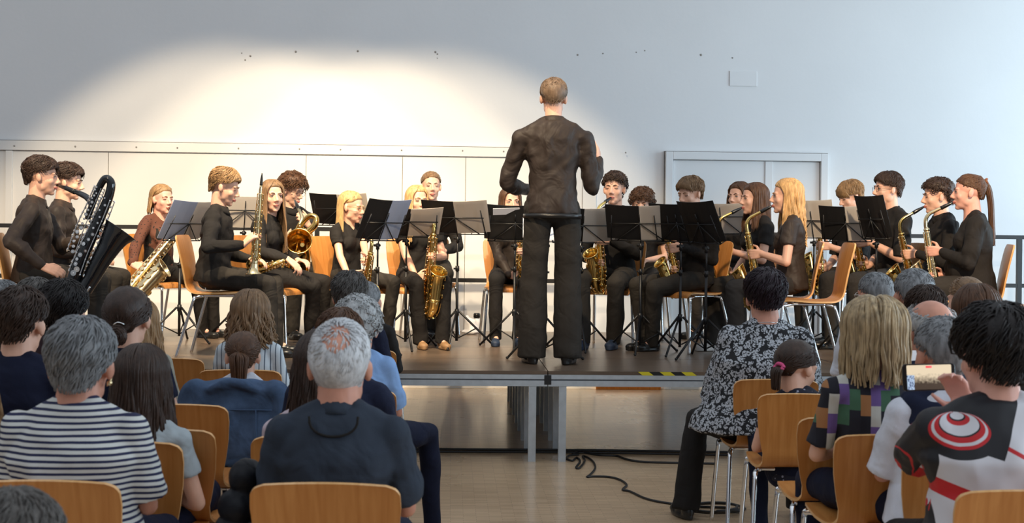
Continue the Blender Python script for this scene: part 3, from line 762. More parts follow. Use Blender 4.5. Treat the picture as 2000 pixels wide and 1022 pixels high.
def hair_mesh(style, T, hs, o, seed, opt):
    rg = random.Random(seed); k = MB()
    thick = opt.get('thick', .012); front = opt.get('front', 68); side = opt.get('side', 90); back = opt.get('back', 148); L = opt.get('len', .2)
    W = lambda p: o + T @ (np.asarray(p) * hs)
    HC_[0] = W(HAIRC0)
    top = opt.get('top', 1.0); TL = rot('X', opt.get('tilt', 0))
    def surf(th, ph, off):
        t2 = min(th, 1.80); d = sphdir(t2, ph); lift = off * (1 + (top - 1) * max(0, math.cos(t2)) ** 1.5)
        q = d * (HAIRR + lift)
        if th > t2: q = q * np.array((1 - .30 * (th - t2), 1 - .22 * (th - t2), 1)) + np.array((0, 0, -.088 * (th - t2)))
        return HAIRC0 + TL @ q
    bald = opt.get('bald', 0.0)
    nph, nth = 44, 12; rows = []; t0 = math.radians(bald); lump = opt.get('lump', .10)
    for j in range(nth + 1):
        r = []
        for i in range(nph):
            ph = 2 * math.pi * i / nph; hl = hairline(ph, front, side, back); t = j / nth
            th = max(t0, .04) + (hl - max(t0, .04)) * t if hl > t0 else hl
            e = thick * (1 - t ** 9) * (1 if not bald else min(1, .25 + t * 3)) - (.006 if j == nth or (bald and j == 0) else 0)
            if style in ('short', 'fringe'): e *= 1 - opt.get('fade', .45) * max(0, min(1, (th - .9) / .8))
            e += thick * lump * (math.sin(ph * 7 + th * 5 + seed) + math.sin(ph * 3 - th * 9 + 2 * seed))
            r.append(W(surf(th, ph, e)))
        rows.append(np.array(r))
    k.loft(rows, cap=not bald)
    if style in ('short', 'crop', 'curly', 'fringe', 'bald'):
        N = {'short': 900, 'crop': 1000, 'fringe': 900, 'curly': 500, 'bald': 500}[style]
        ln = {'short': .42, 'crop': .16, 'fringe': .55, 'curly': .25, 'bald': .26}[style] * opt.get('ln', 1)
        up_ = {'short': 1.22, 'crop': 1.12, 'fringe': 1.1, 'curly': 1.1, 'bald': 1.15}[style]; out = []
        for i in range(N):
            ph = rg.uniform(0, 2 * math.pi); hl = hairline(ph, front, side, back)
            tq = t0 * opt.get('thin', .8); th = tq + (hl - tq) * rg.random() ** .62 * .98
            dph = (.18 + rg.uniform(-.16, .16) + opt.get('tousle', 0) * math.sin(ph * 5 + th * 7)) * (1 if style != 'fringe' else .5); fd = 1 - opt.get('fade', .45) * max(0, min(1, (th - .9) / .8)); e0 = thick * .8 * fd; e1 = thick * fd * (up_ + rg.uniform(-.1, .22) * (1 if style != 'crop' else .5))
            l = min(ln * rg.uniform(.7, 1.1), max(.10, hl + .06 - th))
            out.append([W(surf(th + l * q, ph + dph * q * l * 3, e0 + (e1 - e0) * math.sin(q * 2.6))) for q in (0, .33, .66, 1)])
        strands(k, out, (.0034 if style != 'crop' else .0026) * hs, .0009 * hs)
        if style in ('fringe', 'short'):
            out = []
            for i in range(130 if style == 'fringe' else 60):
                ph = rg.uniform(-1.05, .95); hl = hairline(ph, front, side, back); ex = opt.get('exf', .42) if style == 'fringe' else .10
                out.append([W(surf(hl - .5, ph * .75, thick)), W(surf(hl - .2, ph * .85 + .05, thick * 1.3)), W(surf(hl + ex * .4, ph + .08, thick * 1.15)), W(surf(hl + ex * rg.uniform(.6, 1), ph + rg.uniform(0, .25), thick * .75))])
            strands(k, out, .0055 * hs, .0012 * hs)
    if style == 'curly':
        out = []
        for i in range(opt.get('n', 420)):
            ph = rg.uniform(0, 2 * math.pi); hl = hairline(ph, front, side, back) + .08; th = math.acos(1 - rg.random() * (1 - math.cos(min(hl, 1.9)))) if hl < 1.9 else rg.random() ** .6 * hl
            c = surf(th, ph, thick * rg.uniform(.7, 1.25)); a0 = rg.uniform(0, 6.28); R = rg.uniform(.006, .011) * opt.get('curl', 1)
            d = sphdir(min(th, 1.8), ph); a = nrm(np.cross(d, (rg.uniform(-1, 1), rg.uniform(-1, 1), rg.uniform(-1, 1)))); b = np.cross(d, a)
            out.append([W(c + (a * math.cos(a0 + w) + b * math.sin(a0 + w)) * R + d * (w - 2.5) * .0022) for w in (0, .8, 1.6, 2.4, 3.2, 4.0, 4.8)])
        strands(k, out, .0036 * hs, .0022 * hs)
    Zd = np.array((0, 0, -1.0))
    if style in ('long', 'bob'):
        fall = opt.get('fall', .5); N = opt.get('n', 300); face_ph = math.radians(opt.get('open', 54)); out = []
        for i in range(N):
            ph = face_ph + (2 * math.pi - 2 * face_ph) * (i + rg.random()) / N; sgn = 1 if math.sin(ph) > 0 else -1
            ph0 = ph * .0 + sgn * abs((ph + math.pi) % (2 * math.pi) - math.pi) * rg.uniform(.7, 1.0)
            vol = opt.get('vol', 0); lay = rg.uniform(.7, 1.25); p = [surf(.06 + .10 * rg.random(), ph0, thick * .9)]
            lat = math.radians(98 if style != 'bob' else 104) + rg.uniform(-.08, .08)
            for th in (.35, .7, 1.05, 1.4, lat): p.append(surf(th, ph0 + (ph - ph0 if abs(ph - ph0) < 3 else (ph - 2 * math.pi - ph0)) * min(1, th / 1.2), thick * lay + vol * min(1, th)))
            e = p[-1]; od = nrm(np.array((e[0], e[1], 0))); l = L * rg.uniform(.84, 1.04); fr = max(0.0, math.cos(ph)) + .25 * max(0, abs(math.sin(ph)) - .6)
            wf, wa, i0 = opt.get('wf', 9), opt.get('wave', .003), i // 7
            for q in (.2, .4, .6, .8, 1.0):
                wv = wa * math.sin(q * wf + i0 * 1.7) * (.4 + q); tuck = -.020 * q * q if style == 'bob' else 0.0
                fl = od * (wv + tuck + .010 * q * (fr > .05)) + np.array((math.copysign(1, e[0]) * .008 * q + wa * .8 * math.cos(q * wf + i0), .10 * q * fall * fr - (.012 * q if fr <= .05 else 0), 0))
                p.append(e + T.T @ (Zd * l * q / hs) + fl + np.array((rg.uniform(-.002, .002), 0, 0)))
            out.append([W(c) for c in cr(p, 2)])
        strands(k, out, .0062 * hs, .0030 * hs, 5)
        out = []
        for i in range(90):   # locks that frame the face
            s = 1 if i % 2 else -1; f0 = rg.uniform(.05, 1); lo = rg.uniform(.9, 1.12)
            out.append([W(surf(.10, s * .6, thick)), W(surf(.5, s * (.25 + .45 * f0) * face_ph * lo, thick * 1.1)), W(surf(.95, s * (.55 + .45 * f0) * face_ph * lo, thick * 1.2)), W(surf(1.35, s * face_ph * (.85 + .25 * f0), thick * 1.2)), W(surf(1.75, s * face_ph * (1.0 + .2 * f0), thick * 1.1))])
        strands(k, out, .0060 * hs, .0045 * hs)
    if style in ('tail', 'bun'):
        tie = np.array(opt.get('tie', (0, -.112, .045))); out = []
        for i in range(420):
            ph = rg.uniform(0, 2 * math.pi); hl = hairline(ph, front, side, back); p0 = surf(hl * rg.uniform(.55, .985), ph, thick * .55); row = [W(p0)]
            for q in (.33, .66):
                md = p0 + (tie - p0) * q - HAIRC0; row.append(W(HAIRC0 + md / np.linalg.norm(md / (HAIRR + thick * rg.uniform(.9, 1.2)))))
            out.append(row + [W(tie)])
        strands(k, out, .0040 * hs, .0034 * hs)
        out = []
        if style == 'bun':
            for i in range(200):
                d = nrm((rg.gauss(0, 1), rg.gauss(0, 1), rg.gauss(0, 1))); a = nrm(np.cross(d, (0, 1, .3))); R = opt.get('bun', .032) * rg.uniform(.85, 1)
                c = tie + np.array((0, -.018, -.010)); out.append([W(c + (d * math.cos(w) * (1, .8, 1.2) + a * math.sin(w)) * R) for w in (0, .5, 1.0, 1.5, 2.0)])
            strands(k, out, .0042 * hs, .003 * hs)
        else:
            for i in range(150):
                a = rg.uniform(0, 6.28); r = rg.random() ** .5; dx, dy = math.cos(a) * r, math.sin(a) * r; fat = opt.get('fat', 1.0)
                down = T.T @ (Zd / hs); p = [tie + np.array((dx * .010, dy * .006 - .004, 0))]
                for q in (.12, .35, .65, 1.0):
                    p.append(tie + np.array((dx * .028 * fat * (1 - .35 * q) + opt.get('sway', 0) * q, -.028 * min(1, q * 5) + dy * .018 * fat + opt.get('back_off', 0) * q, 0)) + down * L * q * rg.uniform(.88, 1.04))
                out.append([W(c) for c in cr(p, 3)])
            strands(k, out, .0050 * hs, .0022 * hs)
    return k

NP = [0]
def person(label, px, py, D, a, ground, hair, hcol, top='black', sleeve='long', legs='char', head_a=None, pitch=0, roll=0, lean=4, w=1.0, fem=False, face=False,
           hands=None, stand=False, feet=None, skin='skin', seat=.466, collar=False, inst=None, opt={}, shoe='black', hem=.050, glasses=False, k=None, hs=None, kneeout=11, top_len=-.05,
           base_shift=(0, 0), eyes='open', tie_ring=None, loose=0.0, shw=1.0, tie_on=False, extra=None, jaw=1.0, sleeve_frac=.55, vest=None, legw=1.0, neck=.168, drop=0.0):
    NP[0] += 1; seed = NP[0]
    head_a = a if head_a is None else head_a
    Hw = P(px, py, D)
    cl, sl = math.cos(math.radians(lean)), math.sin(math.radians(lean))
    zh = Hw[2] - ground
    if k is None:
        k = (zh / (.925 + .50 * cl + neck)) if stand else (zh - seat) / (.085 + neck + .50 * cl)
    pz = zh - (.50 * cl + neck) * k
    hs = (hs or 1.0) * 1.06 * k ** .35
    # base: under the pelvis
    off = np.array((0, .50 * k * sl + .022 * hs))            # head ahead of the pelvis, in the body's frame
    r = rza(a); c_, s_ = math.cos(r), math.sin(r)
    base = np.array((Hw[0] - (c_ * off[0] - s_ * off[1]), Hw[1] - (s_ * off[0] + c_ * off[1]), ground))
    R3 = np.array(((c_, -s_, 0), (s_, c_, 0), (0, 0, 1.0)))
    loc = lambda p: R3.T @ (np.asarray(p, float) - base)
    t = thing('person', label, 'person', base, r)
    # body frame
    pel = np.array((0, 0, pz)); up = np.array((0, sl, cl)); fw = np.array((0, cl, -sl)); X = np.array((1.0, 0, 0))
    S = lambda x, y, s: pel + (X * x + fw * y + up * s) * k
    nb = S(0, -.012, .50)
    T = rot('Z', -(a - head_a) * -1 if False else (head_a - a)) @ rot('X', -pitch) @ rot('Y', roll)
    hc = np.array((0, off[1], zh))
    W = w
    # skin: one body
    b = MB()
    head_shapes(b, T, hs, hc, jaw)
    b.tube([hc + T @ np.array((0, -.020, -.045)) * hs, (hc + T @ np.array((0, -.022, -.105)) * hs + nb) / 2 + (0, .0, .0), nb - up * .05 * k], (.052 * hs, .052 * hs * (0.5 + .5 * W), .062 * k * W), 14, round_=True)
    b.tube([S(0, 0, .06), S(0, .0, .15), S(0, -.005, .33), S(0, -.01, .44)], (.075 * k, .075 * k, .095 * k, .075 * k), 12, round_=True)
    shx = .172 * k * (.93 if fem else 1.0) * shw
    hip = {s: pel + np.array((s * .088 * k * (W * .5 + .5), .0, -.005)) for s in (-1, 1)}
    LA, LF = .285 * k, .255 * k
    LT, LS = .435 * (k if stand else max(k, .90)), (pz - .075 - .0) - .435 * k if stand else .452 * max(k, .94)
    # hands
    hands = dict(hands or {})
    ipts = None
    if inst:
        mouth = P(*inst['tip']) if 'tip' in inst else R3 @ (hc + T @ np.array((0, .093, -.066)) * hs) + base
        ha = math.radians(inst.get('a', head_a)); fwd = (math.sin(ha), -math.cos(ha), 0)
        _, hp = make_sax(inst['label'], mouth, fwd, inst.get('tilt', 15), inst.get('lean', 0), inst.get('s', 1.0), inst.get('metal', 'brass'), 'saxophone', seed)
        f_, r_, u_ = hp['f'], hp['r'], hp['u']
        for nm, sg in (('L', -1), ('R', 1)):
            if nm not in hands:
                Bp = hp[nm]; rad = hp['rl' if nm == 'L' else 'rr']
                hands[nm] = (loc(Bp + r_ * sg * (rad + .030 * k) - f_ * .075 * k - u_ * .015), R3.T @ nrm(f_ * .8 - r_ * sg * .30 + u_ * .12), R3.T @ (-r_ * sg), (42, .5))
    EL = {}; WR = {}
    for nm, sg in (('L', -1), ('R', 1)):
        sh = S(sg * shx / k, -.012, .435 - drop)
        h = hands.get(nm, 'lap')
        if h == 'lap': h = (np.array((sg * .085 * k, .26 * k, pz + .055 + .07 * k)), nrm((-sg * .35, .9, -.12)), np.array((0, -.1, -1.0)), (22, .2))
        elif isinstance(h[0], (int, float)):   # given in the photograph: px, py, D, direction, palm normal, curl
            h = (loc(P(h[0], h[1], h[2])), R3.T @ nrm(h[3]), R3.T @ np.asarray(h[4], float), h[5]) + ((R3.T @ np.asarray(h[6], float),) if len(h) > 6 else ())
        pole = np.asarray(h[4], float) if len(h) > 4 else np.array((sg * .75, -.55, -.8))
        e, wr = ik(sh, np.asarray(h[0], float), LA, LF, pole); EL[sg] = (sh, e, wr); WR[sg] = h
        b.tube([sh, sh + (e - sh) * .5, e], (.043 * k * W, .040 * k * W, .036 * k), 10, round_=True)
        b.tube([e, e + (wr - e) * .3, wr], (.036 * k, .037 * k * (W * .5 + .5), .0255 * k), 10, round_=True)
        hand_shapes(b, wr + nrm(h[1]) * .004, np.asarray(h[1], float), np.asarray(h[2], float), sg, h[3], k ** .5 * .98)
    # legs
    ANK = {}; KN = {}
    for sg, nm in ((-1, 'L'), (1, 'R')):
        if stand: ft = (feet or {}).get(nm, (sg * .12, .0, 0)); ank = np.array((ft[0], ft[1], .075)); pole = np.array((sg * .15, 1.0, 0))
        else:
            ft = (feet or {}).get(nm, None)
            if ft is not None and len(ft) == 3 and ft[2] is not None and ft[2] > 5: q = loc(P(ft[0], ft[1], ft[2])); ank = np.array((q[0], q[1], .08))
            elif ft is not None: ank = np.array((ft[0], ft[1], .08))
            else: ank = np.array((sg * (.09 + .42 * math.tan(math.radians(kneeout))) * k, .36 * k + .02, .08))
            ank[1] = max(ank[1], .28); ank[0] = max(-.36, min(.36, ank[0])) if not hem > .0695 or w > 1.3 else max(-.27, min(.27, ank[0]))
            hv = ank[:2] - hip[sg][:2]; hl_ = np.linalg.norm(hv); ank[:2] = hip[sg][:2] + hv / hl_ * min(max(hl_, .26), .42)
            pole = np.array((sg * .12 * kneeout / 11, .75, 1.0))
        kn, an = ik(hip[sg], ank, LT, LS, pole); KN[sg] = kn; ANK[sg] = an
        b.tube([hip[sg], kn], (.055 * k, .042 * k), 8, round_=True); b.tube([kn, kn + (an - kn) * .35, an], (.040 * k, .042 * k, .030 * k), 8, round_=True)
        b.tube([an, an + np.array((0, .06, -.03)) * k], (.030 * k, .024 * k), 8, round_=True)
    sk = {'skin': 'skin', 'old': 'skin_old', 'rosy': 'skin_rosy'}[skin]
    body = solid('body', b, M[sk], .0048 if face else .0065, 5 if face else 3, 26000 if face else 9000, t)
    # upper garment: torso and sleeves as one cloth
    g = MB(); n = 22; an_ = np.linspace(0, 2 * math.pi, n, endpoint=False)
    wst = .93 if fem else 1.0
    ringdef = [(top_len, .168, .128, .0), (.02, .165, .124, .0), (.12, .150 * wst, .112, .004), (.22, .148 * wst, .108, .004), (.32, .164, .114, .0), (.40, .172 - drop, .108, -.006), (.45, .158 - 1.2 * drop, .090, -.014), (.485, .118, .074, -.018), (.512, .080, .064, -.016), (.520, .060, .056, -.012)]
    rings = []
    for s, rx, ry, yo in ringdef:
        lo = 1 + loose * max(0, 1 - s / .45); fat = W if s < .45 else (.6 + .4 * W)
        rx2 = rx * fat * lo * (shw if s > .3 else 1); ry2 = ry * (fat if s < .4 else (.7 + .3 * fat)) * lo
        rings.append(np.array([S(rx2 * math.copysign(abs(math.cos(q)) ** .85, math.cos(q)), ry2 * math.copysign(abs(math.sin(q)) ** .9, math.sin(q)) + yo - .01, s) for q in an_]))
    g.loft(rings)
    g.tube([S(-.145 * shw, -.02, .438 - drop), S(0, -.028, .455 - drop * .3), S(.145 * shw, -.02, .438 - drop)], np.array((.058, .066, .058)) * k * (.6 + .4 * W), 12, round_=True)
    if fem: [g.ell(S(sx * .060, .072, .318), (.072 * k * W, .052 * k * W, .072 * k * W)) for sx in (-1, 1)]
    if W > 1.12: g.ell(S(0, .05, .12), (.155 * W * k, .12 * W * k, .15 * k))
    for sg in (-1, 1):
        sh, e, wr = EL[sg]
        g.tube([S(sg * .05, -.022, .500), S(sg * .11 * shw, -.02, .478 - drop * .5), sh + up * .006], np.array((.046, .044, .046)) * k * (.6 + .4 * W), 10, round_=True)
        if sleeve == 'long':
            g.tube([sh, sh + (e - sh) * .5, e], np.array((.060 * W, .056 * W, .050)) * k, 12, round_=True)
            g.tube([e, e + (wr - e) * .35, e + (wr - e) * .93], np.array((.050, .049, .036)) * k, 12, round_=True)
        elif sleeve in ('short', 'tee'):
            fr = sleeve_frac + .12 * loose
            g.tube([sh, sh + (e - sh) * fr * .5, sh + (e - sh) * fr], np.array((.060 * W, .060 * W + .01 * loose, .058 * W + .02 * loose)) * k, 12, round_=False)
            g.ell(sh, .060 * W * k)
    mtop = C[top] if isinstance(top, str) else top
    shirt = solid('shirt' if not fem else 'blouse', g, mtop, .0085 * max(k, .8), 4, None, t, .0085 * (1 if face or stand else .7), seed, 44.0)
    # neck band or collar
    if collar:
        q = MB(); cax = nrm(hc + T @ np.array((0, -.02, -.05)) * hs - nb); ctr = nb - up * .004
        cx = X; cy = nrm(np.cross(cax, cx)); rr = []
        prof = ((.062, -.012), (.0605, .018), (.058, .040), (.062, .043), (.072, .010), (.080, -.012)) if collar == 'fold' else ((.066, -.012), (.064, .020), (.062, .046), (.0665, .046), (.070, .016), (.073, -.012))
        for q_ in an_:
            gap = .006 * max(0, math.sin(q_)) ** 6
            rr.append(np.array([ctr + (cx * math.cos(q_) * p_[0] * (.55 + .45 * W) + cy * math.sin(q_) * p_[0] * 1.03 * (.55 + .45 * W)) * k + cax * (p_[1] - .020 * max(0, math.sin(q_)) - gap) * k for p_ in prof]))
        m_ = len(prof); V = np.concatenate(rr); fc = []
        for i in range(n):
            for j in range(m_): fc.append((i * m_ + j, i * m_ + (j + 1) % m_, ((i + 1) % n) * m_ + (j + 1) % m_, ((i + 1) % n) * m_ + j))
        q.add(V, fc); q.build('collar', mtop, t)
    if vest:
        g = MB(); vm, vtop, vs = vest
        vr = [(s_, rx, ry, yo) for s_, rx, ry, yo in ringdef if s_ < vtop] + [(vtop, np.interp(vtop, [q[0] for q in ringdef], [q[1] for q in ringdef]), np.interp(vtop, [q[0] for q in ringdef], [q[2] for q in ringdef]), -.01)]
        g.loft([np.array([S(rx * W * vs * math.cos(q), ry * W * vs * math.sin(q) + yo - .01, s_) for q in an_]) for s_, rx, ry, yo in vr])
        if fem: [g.ell(S(sx * .060, .076, .318), (.074 * k * W, .054 * k * W, .074 * k * W)) for sx in (-1, 1)]
        if vtop > .42:
            for sg in (-1, 1): g.tube([S(sg * .06, -.022, .492), S(sg * .125 * shw, -.02, .455)], np.array((.056, .064)) * k * (.6 + .4 * W), 10, round_=True)
        solid('vest', g, C[vm], .0085, 4, None, t, .004, seed + 9, 46.0)
    # trousers
    g = MB()
    g.ell(pel + np.array((0, -.005, .010)), np.array((.165 * W, .125 * W, .105)) * k)
    for sg in (-1, 1):
        g.tube([hip[sg], hip[sg] + (KN[sg] - hip[sg]) * .5, KN[sg]], np.array((.090 * (W * .7 + .3), .082 * (W * .6 + .4), .066 * legw)) * k, 14, round_=True)
        g.tube([KN[sg], KN[sg] + (ANK[sg] - KN[sg]) * .5, ANK[sg] + np.array((0, .004, -.036))], np.array((.066 * legw, .064 * legw if hem < .06 else .070 * legw, hem * 1.08 * legw)) * k, 14)
    solid('trousers', g, C[legs], .010 * max(k, .8), 4, None, t, .0052, seed + 50, 30)
    # shoes
    for sg in (-1, 1):
        kd = ANK[sg] - KN[sg]; yaw = math.degrees(math.atan2(-(KN[sg][0] - hip[sg][0]), max(.05, KN[sg][1] - hip[sg][1]))) * .6
        if stand: yaw = -sg * 12
        Rz = rot('Z', yaw); q = MB(); A = np.array((ANK[sg][0], ANK[sg][1], 0)); kk = k
        E = lambda c, r_: q.ell(A + Rz @ (np.array(c) * kk), np.array(r_) * kk, Rz)
        E((0, -.030, .045), (.036, .045, .044)); E((0, .045, .042), (.038, .070, .036)); E((0, .115, .034), (.043, .060, .030)); E((0, .0, .075), (.036, .042, .035))
        q.loft([np.array([A + Rz @ (np.array((x_ * f_, y_ * (1 if f_ == 1 else .99), z_)) * kk) for x_, y_ in zip(.042 * np.cos(an_) * (1 + .12 * np.sin(an_)), .05 + .125 * np.sin(an_))]) for z_, f_ in ((.002, 1), (.024, 1.0))])
        solid('shoe', q, SHOE[shoe], .006, 2, None, t)
    # hair
    hm = HAIR[hcol]
    if hair: hair_mesh(hair, T, hs, hc, seed, opt).build('hair', hm, t)
    if tie_ring:
        tie = np.array(opt.get('tie', (0, -.112, .045))); k_ = MB(); a_ = np.linspace(0, 2 * math.pi, 15)
        rg = random.Random(3); k_.tube([hc + T @ ((tie + np.array((math.cos(z) * .022, -.006 + .004 * math.sin(3 * z), math.sin(z) * .016))) * hs) for z in a_], .009 * hs, 7, cap=False)
        o = k_.build('hair_tie', tie_ring, t)
    # face
    if face:
        fm = lambda c: hc + T @ (np.array(c) * hs)
        for s in (-1, 1):
            q = MB(); q.ell(fm((s * .0315, .0725, .0005)), np.array((.0125, .0095, .0058 if eyes == 'open' else .0022)) * hs, T @ rot('Z', -s * 14), 14, 8)
            if eyes == 'open': q.ell(fm((s * .0312, .0788, .0002)), np.array((.0056, .0042, .0053)) * hs, T, 10, 6, mi=1)
            q.build('eye', [M['eye_white'] if eyes == 'open' else M['lash'], M['iris']], t)
            q = MB(); q.tube(cr([fm((s * .0175, .0790, .0020)), fm((s * .031, .0835, .0072 if eyes == 'open' else .0000)), fm((s * .0455, .0745, .0015))], 4), .0019 * hs, 6); q.build('eyelashes', M['lash'], t)
            q = MB(); q.tube(cr([fm((s * .012, .0865, .018)), fm((s * .030, .0865, .0245)), fm((s * .049, .0735, .017))], 4), np.array([.0030] * 5 + [.0024, .002, .0016, .001]) * hs, 6); q.build('eyebrow', hm, t)
        q = MB(); q.tube(cr([fm((-.0215, .0795, -.0645)), fm((0, .0935, -.0625)), fm((.0215, .0795, -.0645))], 5), np.interp(np.linspace(0, 1, 11), (0, .5, 1), (.002, .0048, .002)) * hs, 8)
        q.tube(cr([fm((-.018, .0790, -.067)), fm((0, .0915, -.071)), fm((.018, .0790, -.067))], 5), np.interp(np.linspace(0, 1, 11), (0, .5, 1), (.002, .0055, .002)) * hs, 8); q.build('lips', M['lip'], t)
    if glasses:
        q = MB(); fm = lambda c: hc + T @ (np.array(c) * hs)
        for s in (-1, 1):
            a_ = np.linspace(0, 2 * math.pi, 19); q.tube([fm((s * .033 + .022 * math.cos(z), .094 - .012 * abs(math.cos(z) * .5 + s * .5 * 0) , -.002 + .017 * math.sin(z))) for z in a_], .0014, 5, cap=False)
            q.tube([fm((s * .055, .088, .004)), fm((s * .078, .06, .004)), fm((s * .080, -.004, .006))], .0016, 5)
        q.tube([fm((-.011, .094, .001)), fm((0, .098, .003)), fm((.011, .094, .001))], .0014, 5)
        q.build('glasses', M['black_metal'] if glasses is True else M[glasses], t)
    ctx = dict(w=w, EL=EL, t=t, base=base, R3=R3, S=S, k=k, hs=hs, hc=hc, T=T, W=lambda p: R3 @ np.asarray(p, float) + base, WR={s: EL[s][2] for s in EL}, r=r)
    if extra: extra(ctx)
    return ctx
# ------------------------------------------------------------------ the band on the stage
PEOPLE = {}
def seat_for(ctx, z, lab, group):
    b = ctx['base'] + ctx['R3'] @ np.array((0, max(0.0, .180 - .128 * ctx['w']), 0))   # the back rests against the chair
    return chair(b[0], b[1], z, ctx['r'], lab, group)
BC, AC = 'chairs of the band', 'chairs of the audience'
def player(key, lab, chair_lab, *args, **kw):
    px, py, D, a = args[:4]; off = -math.degrees(math.atan2(px - 1000, F_PX))   # angles are given as they look from the hall
    if 'head_a' in kw: kw['head_a'] += off
    if kw.get('inst') and 'a' in kw['inst']: kw['inst']['a'] += off
    c = person(lab, px, py, D, a + off, DECK, *args[4:], face=True, **kw); PEOPLE[key] = c
    if chair_lab: seat_for(c, DECK, chair_lab, BC)
    return c
def sx(label, **k): return dict(label=label, **k)
E_ = np.array
player('bass', 'boy in a black shirt playing the big black bass saxophone', 'wooden chair under the boy with the bass saxophone', 82, 345, 8.6, 82, 'short', 'dark', top='satin', collar='fold', lean=3, pitch=3,
    hands=dict(R=(84, 521, 8.30, (.85, .15, -.30), (.1, .75, -.65), (26, .4)), L=(176, 466, 8.72, (.75, -.35, .45), (0.2, -1, .1), (38, .4))), opt=dict(thick=.020, front=71, tousle=.5, lump=.22), feet=dict(R=(.10, .42), L=(-.20, .40)))
player('second', 'dark-haired boy in black half hidden behind the bass saxophone player', 'wooden chair under the dark-haired boy behind the bass saxophone player', 133, 356, 9.35, 78, 'short', 'dark', top='satin', collar='fold', eyes='down', pitch=6, opt=dict(thick=.024, tousle=.5, lump=.2))
player('sheer', 'young woman in a black top with sheer dotted sleeves', 'wooden chair under the woman with sheer dotted sleeves', 317, 390, 10.4, 42, 'long', 'dblond', top='sheer', vest=('black', .41, 1.04), fem=True, head_a=36, eyes='down', skin='rosy', legs='black',
    inst=sx('brass tenor saxophone of the woman with sheer dotted sleeves', tilt=16, lean=-38, s=1.28, a=50, metal='brass_pale'), opt=dict(len=.13, open=92, thick=.010, front=67), lean=2, feet=dict(R=(362, 652, 10.55), L=(398, 648, 10.6)))
player('soprano', 'blond short-haired boy in a black jacket holding an upright soprano saxophone', 'wooden chair under the boy with the soprano saxophone', 439, 366, 9.0, 78, 'short', 'dblond', collar='fold', pitch=16, eyes='down', lean=6,
    hands=dict(R=(476, 478, 8.70, (.62, .05, .62), (.55, .6, -.45), (34, .5)), L='lap'), opt=dict(thick=.014, top=1.7, front=67), feet=dict(R=(.12, .44), L=(-.16, .46)))
player('boots', 'girl with long brown hair in a black shirt with a saxophone in her lap', 'wooden chair under the girl with a saxophone lying in her lap', 532, 384, 9.45, 62, 'long', 'lbrown', fem=True, collar='fold', head_a=20, legs='black', hem=.048,
    hands=dict(R=(562, 506, 9.16, (.75, -.15, -.62), (-.2, .35, -1), (22, .3)), L='lap'), opt=dict(len=.42, open=48, front=67, thick=.010), feet=dict(R=(578, 664, 9.9), L=(600, 655, 10.1)))
player('bari', 'curly-haired boy with glasses playing a baritone saxophone', 'wooden chair under the curly-haired boy with the baritone saxophone', 571, 372, 10.8, 30, 'curly', 'brown', collar='fold', head_a=52, pitch=18, glasses=True, eyes='down', opt=dict(thick=.036, n=300, side=98, front=75),
    hands=dict(R=(578, 520, 9.95, (.3, -.5, .5), (.6, .6, 0), (40, .4)), L=(604, 455, 9.95, (-.4, -.5, .6), (-.6, .6, 0), (40, .4))))
player('pale', 'girl with long pale blond hair and glasses looking down to the side', 'wooden chair under the girl with long pale hair and glasses', 687, 405, 9.75, 42, 'long', 'blond', fem=True, sleeve='short', head_a=62, pitch=8, glasses='brass', eyes='open', kneeout=8,
    inst=sx('brass saxophone hanging in front of the girl with glasses and pale hair', tip=(712, 442, 9.45), tilt=12, a=20, lean=-4), opt=dict(len=.36, open=100, front=65, thick=.010, fall=1.0))
player('straight', 'girl with long straight blond hair playing a saxophone behind the two central music stands', 'wooden chair under the girl with straight blond hair', 815, 393, 9.95, 10, 'long', 'blond', fem=True, sleeve='short', head_a=24, eyes='down', legs='black',
    inst=sx('brass saxophone of the girl with straight blond hair', tilt=4, a=26, s=1.12, lean=-3), opt=dict(len=.34, open=50, front=65, thick=.009), feet=dict(R=(822, 672, 9.7), L=(864, 668, 9.7)), shoe='tan', kneeout=12, hem=.062)
player('tied', 'long-haired young man with tied back hair at the rear', 'wooden chair under the young man with tied back hair', 842, 364, 11.05, 8, 'tail', 'lbrown', eyes='down', opt=dict(len=.12, front=65, thick=.008), k=1.0, kneeout=6, feet=dict(R=(838, 645, 10.75), L=(858, 645, 10.75)))
player('hidden', 'girl in a sheer black top partly hidden behind the conductor', 'wooden chair under the girl hidden behind the conductor', 997, 396, 10.35, 5, 'long', 'brown', top='satin', fem=True, head_a=14, legs='black',
    inst=sx('brass saxophone partly hidden behind the conductor', tilt=6, a=22), opt=dict(len=.30, open=50, front=65), feet=dict(R=(968, 664, 10.05), L=(1010, 660, 10.1)), shoe='blue')
player('wavy', 'boy with curly dark hair playing beside the conductor', 'wooden chair under the curly dark-haired boy beside the conductor', 1200, 369, 10.1, -14, 'curly', 'dark', collar='fold', head_a=-14, eyes='down', opt=dict(thick=.020, side=90, front=71, n=240),
    inst=sx('brass saxophone of the curly-haired boy beside the conductor', tilt=8, a=-34), feet=dict(R=(1140, 655, 9.8), L=(1200, 656, 9.9)), shoe='blue', kneeout=14)
player('mop', 'player with a brown curly mop of hair hidden behind a music stand', 'wooden chair under the player with the brown curly mop', 1254, 399, 11.0, -8, 'curly', 'brown', sleeve='short', pitch=8, eyes='open', opt=dict(thick=.034, front=79, side=104, n=280))
player('fringe', 'boy with a light brown fringe playing behind two leaning black folders', 'wooden chair under the boy with the light brown fringe', 1348, 379, 9.75, -42, 'fringe', 'lbrown', head_a=-42, pitch=12, eyes='down', opt=dict(thick=.020, front=66, exf=.24),
    inst=sx('brass saxophone of the boy with the light brown fringe', tilt=16, a=-60, s=.92), feet=dict(R=(1290, 668, 9.9), L=(1335, 668, 9.95)), kneeout=14)
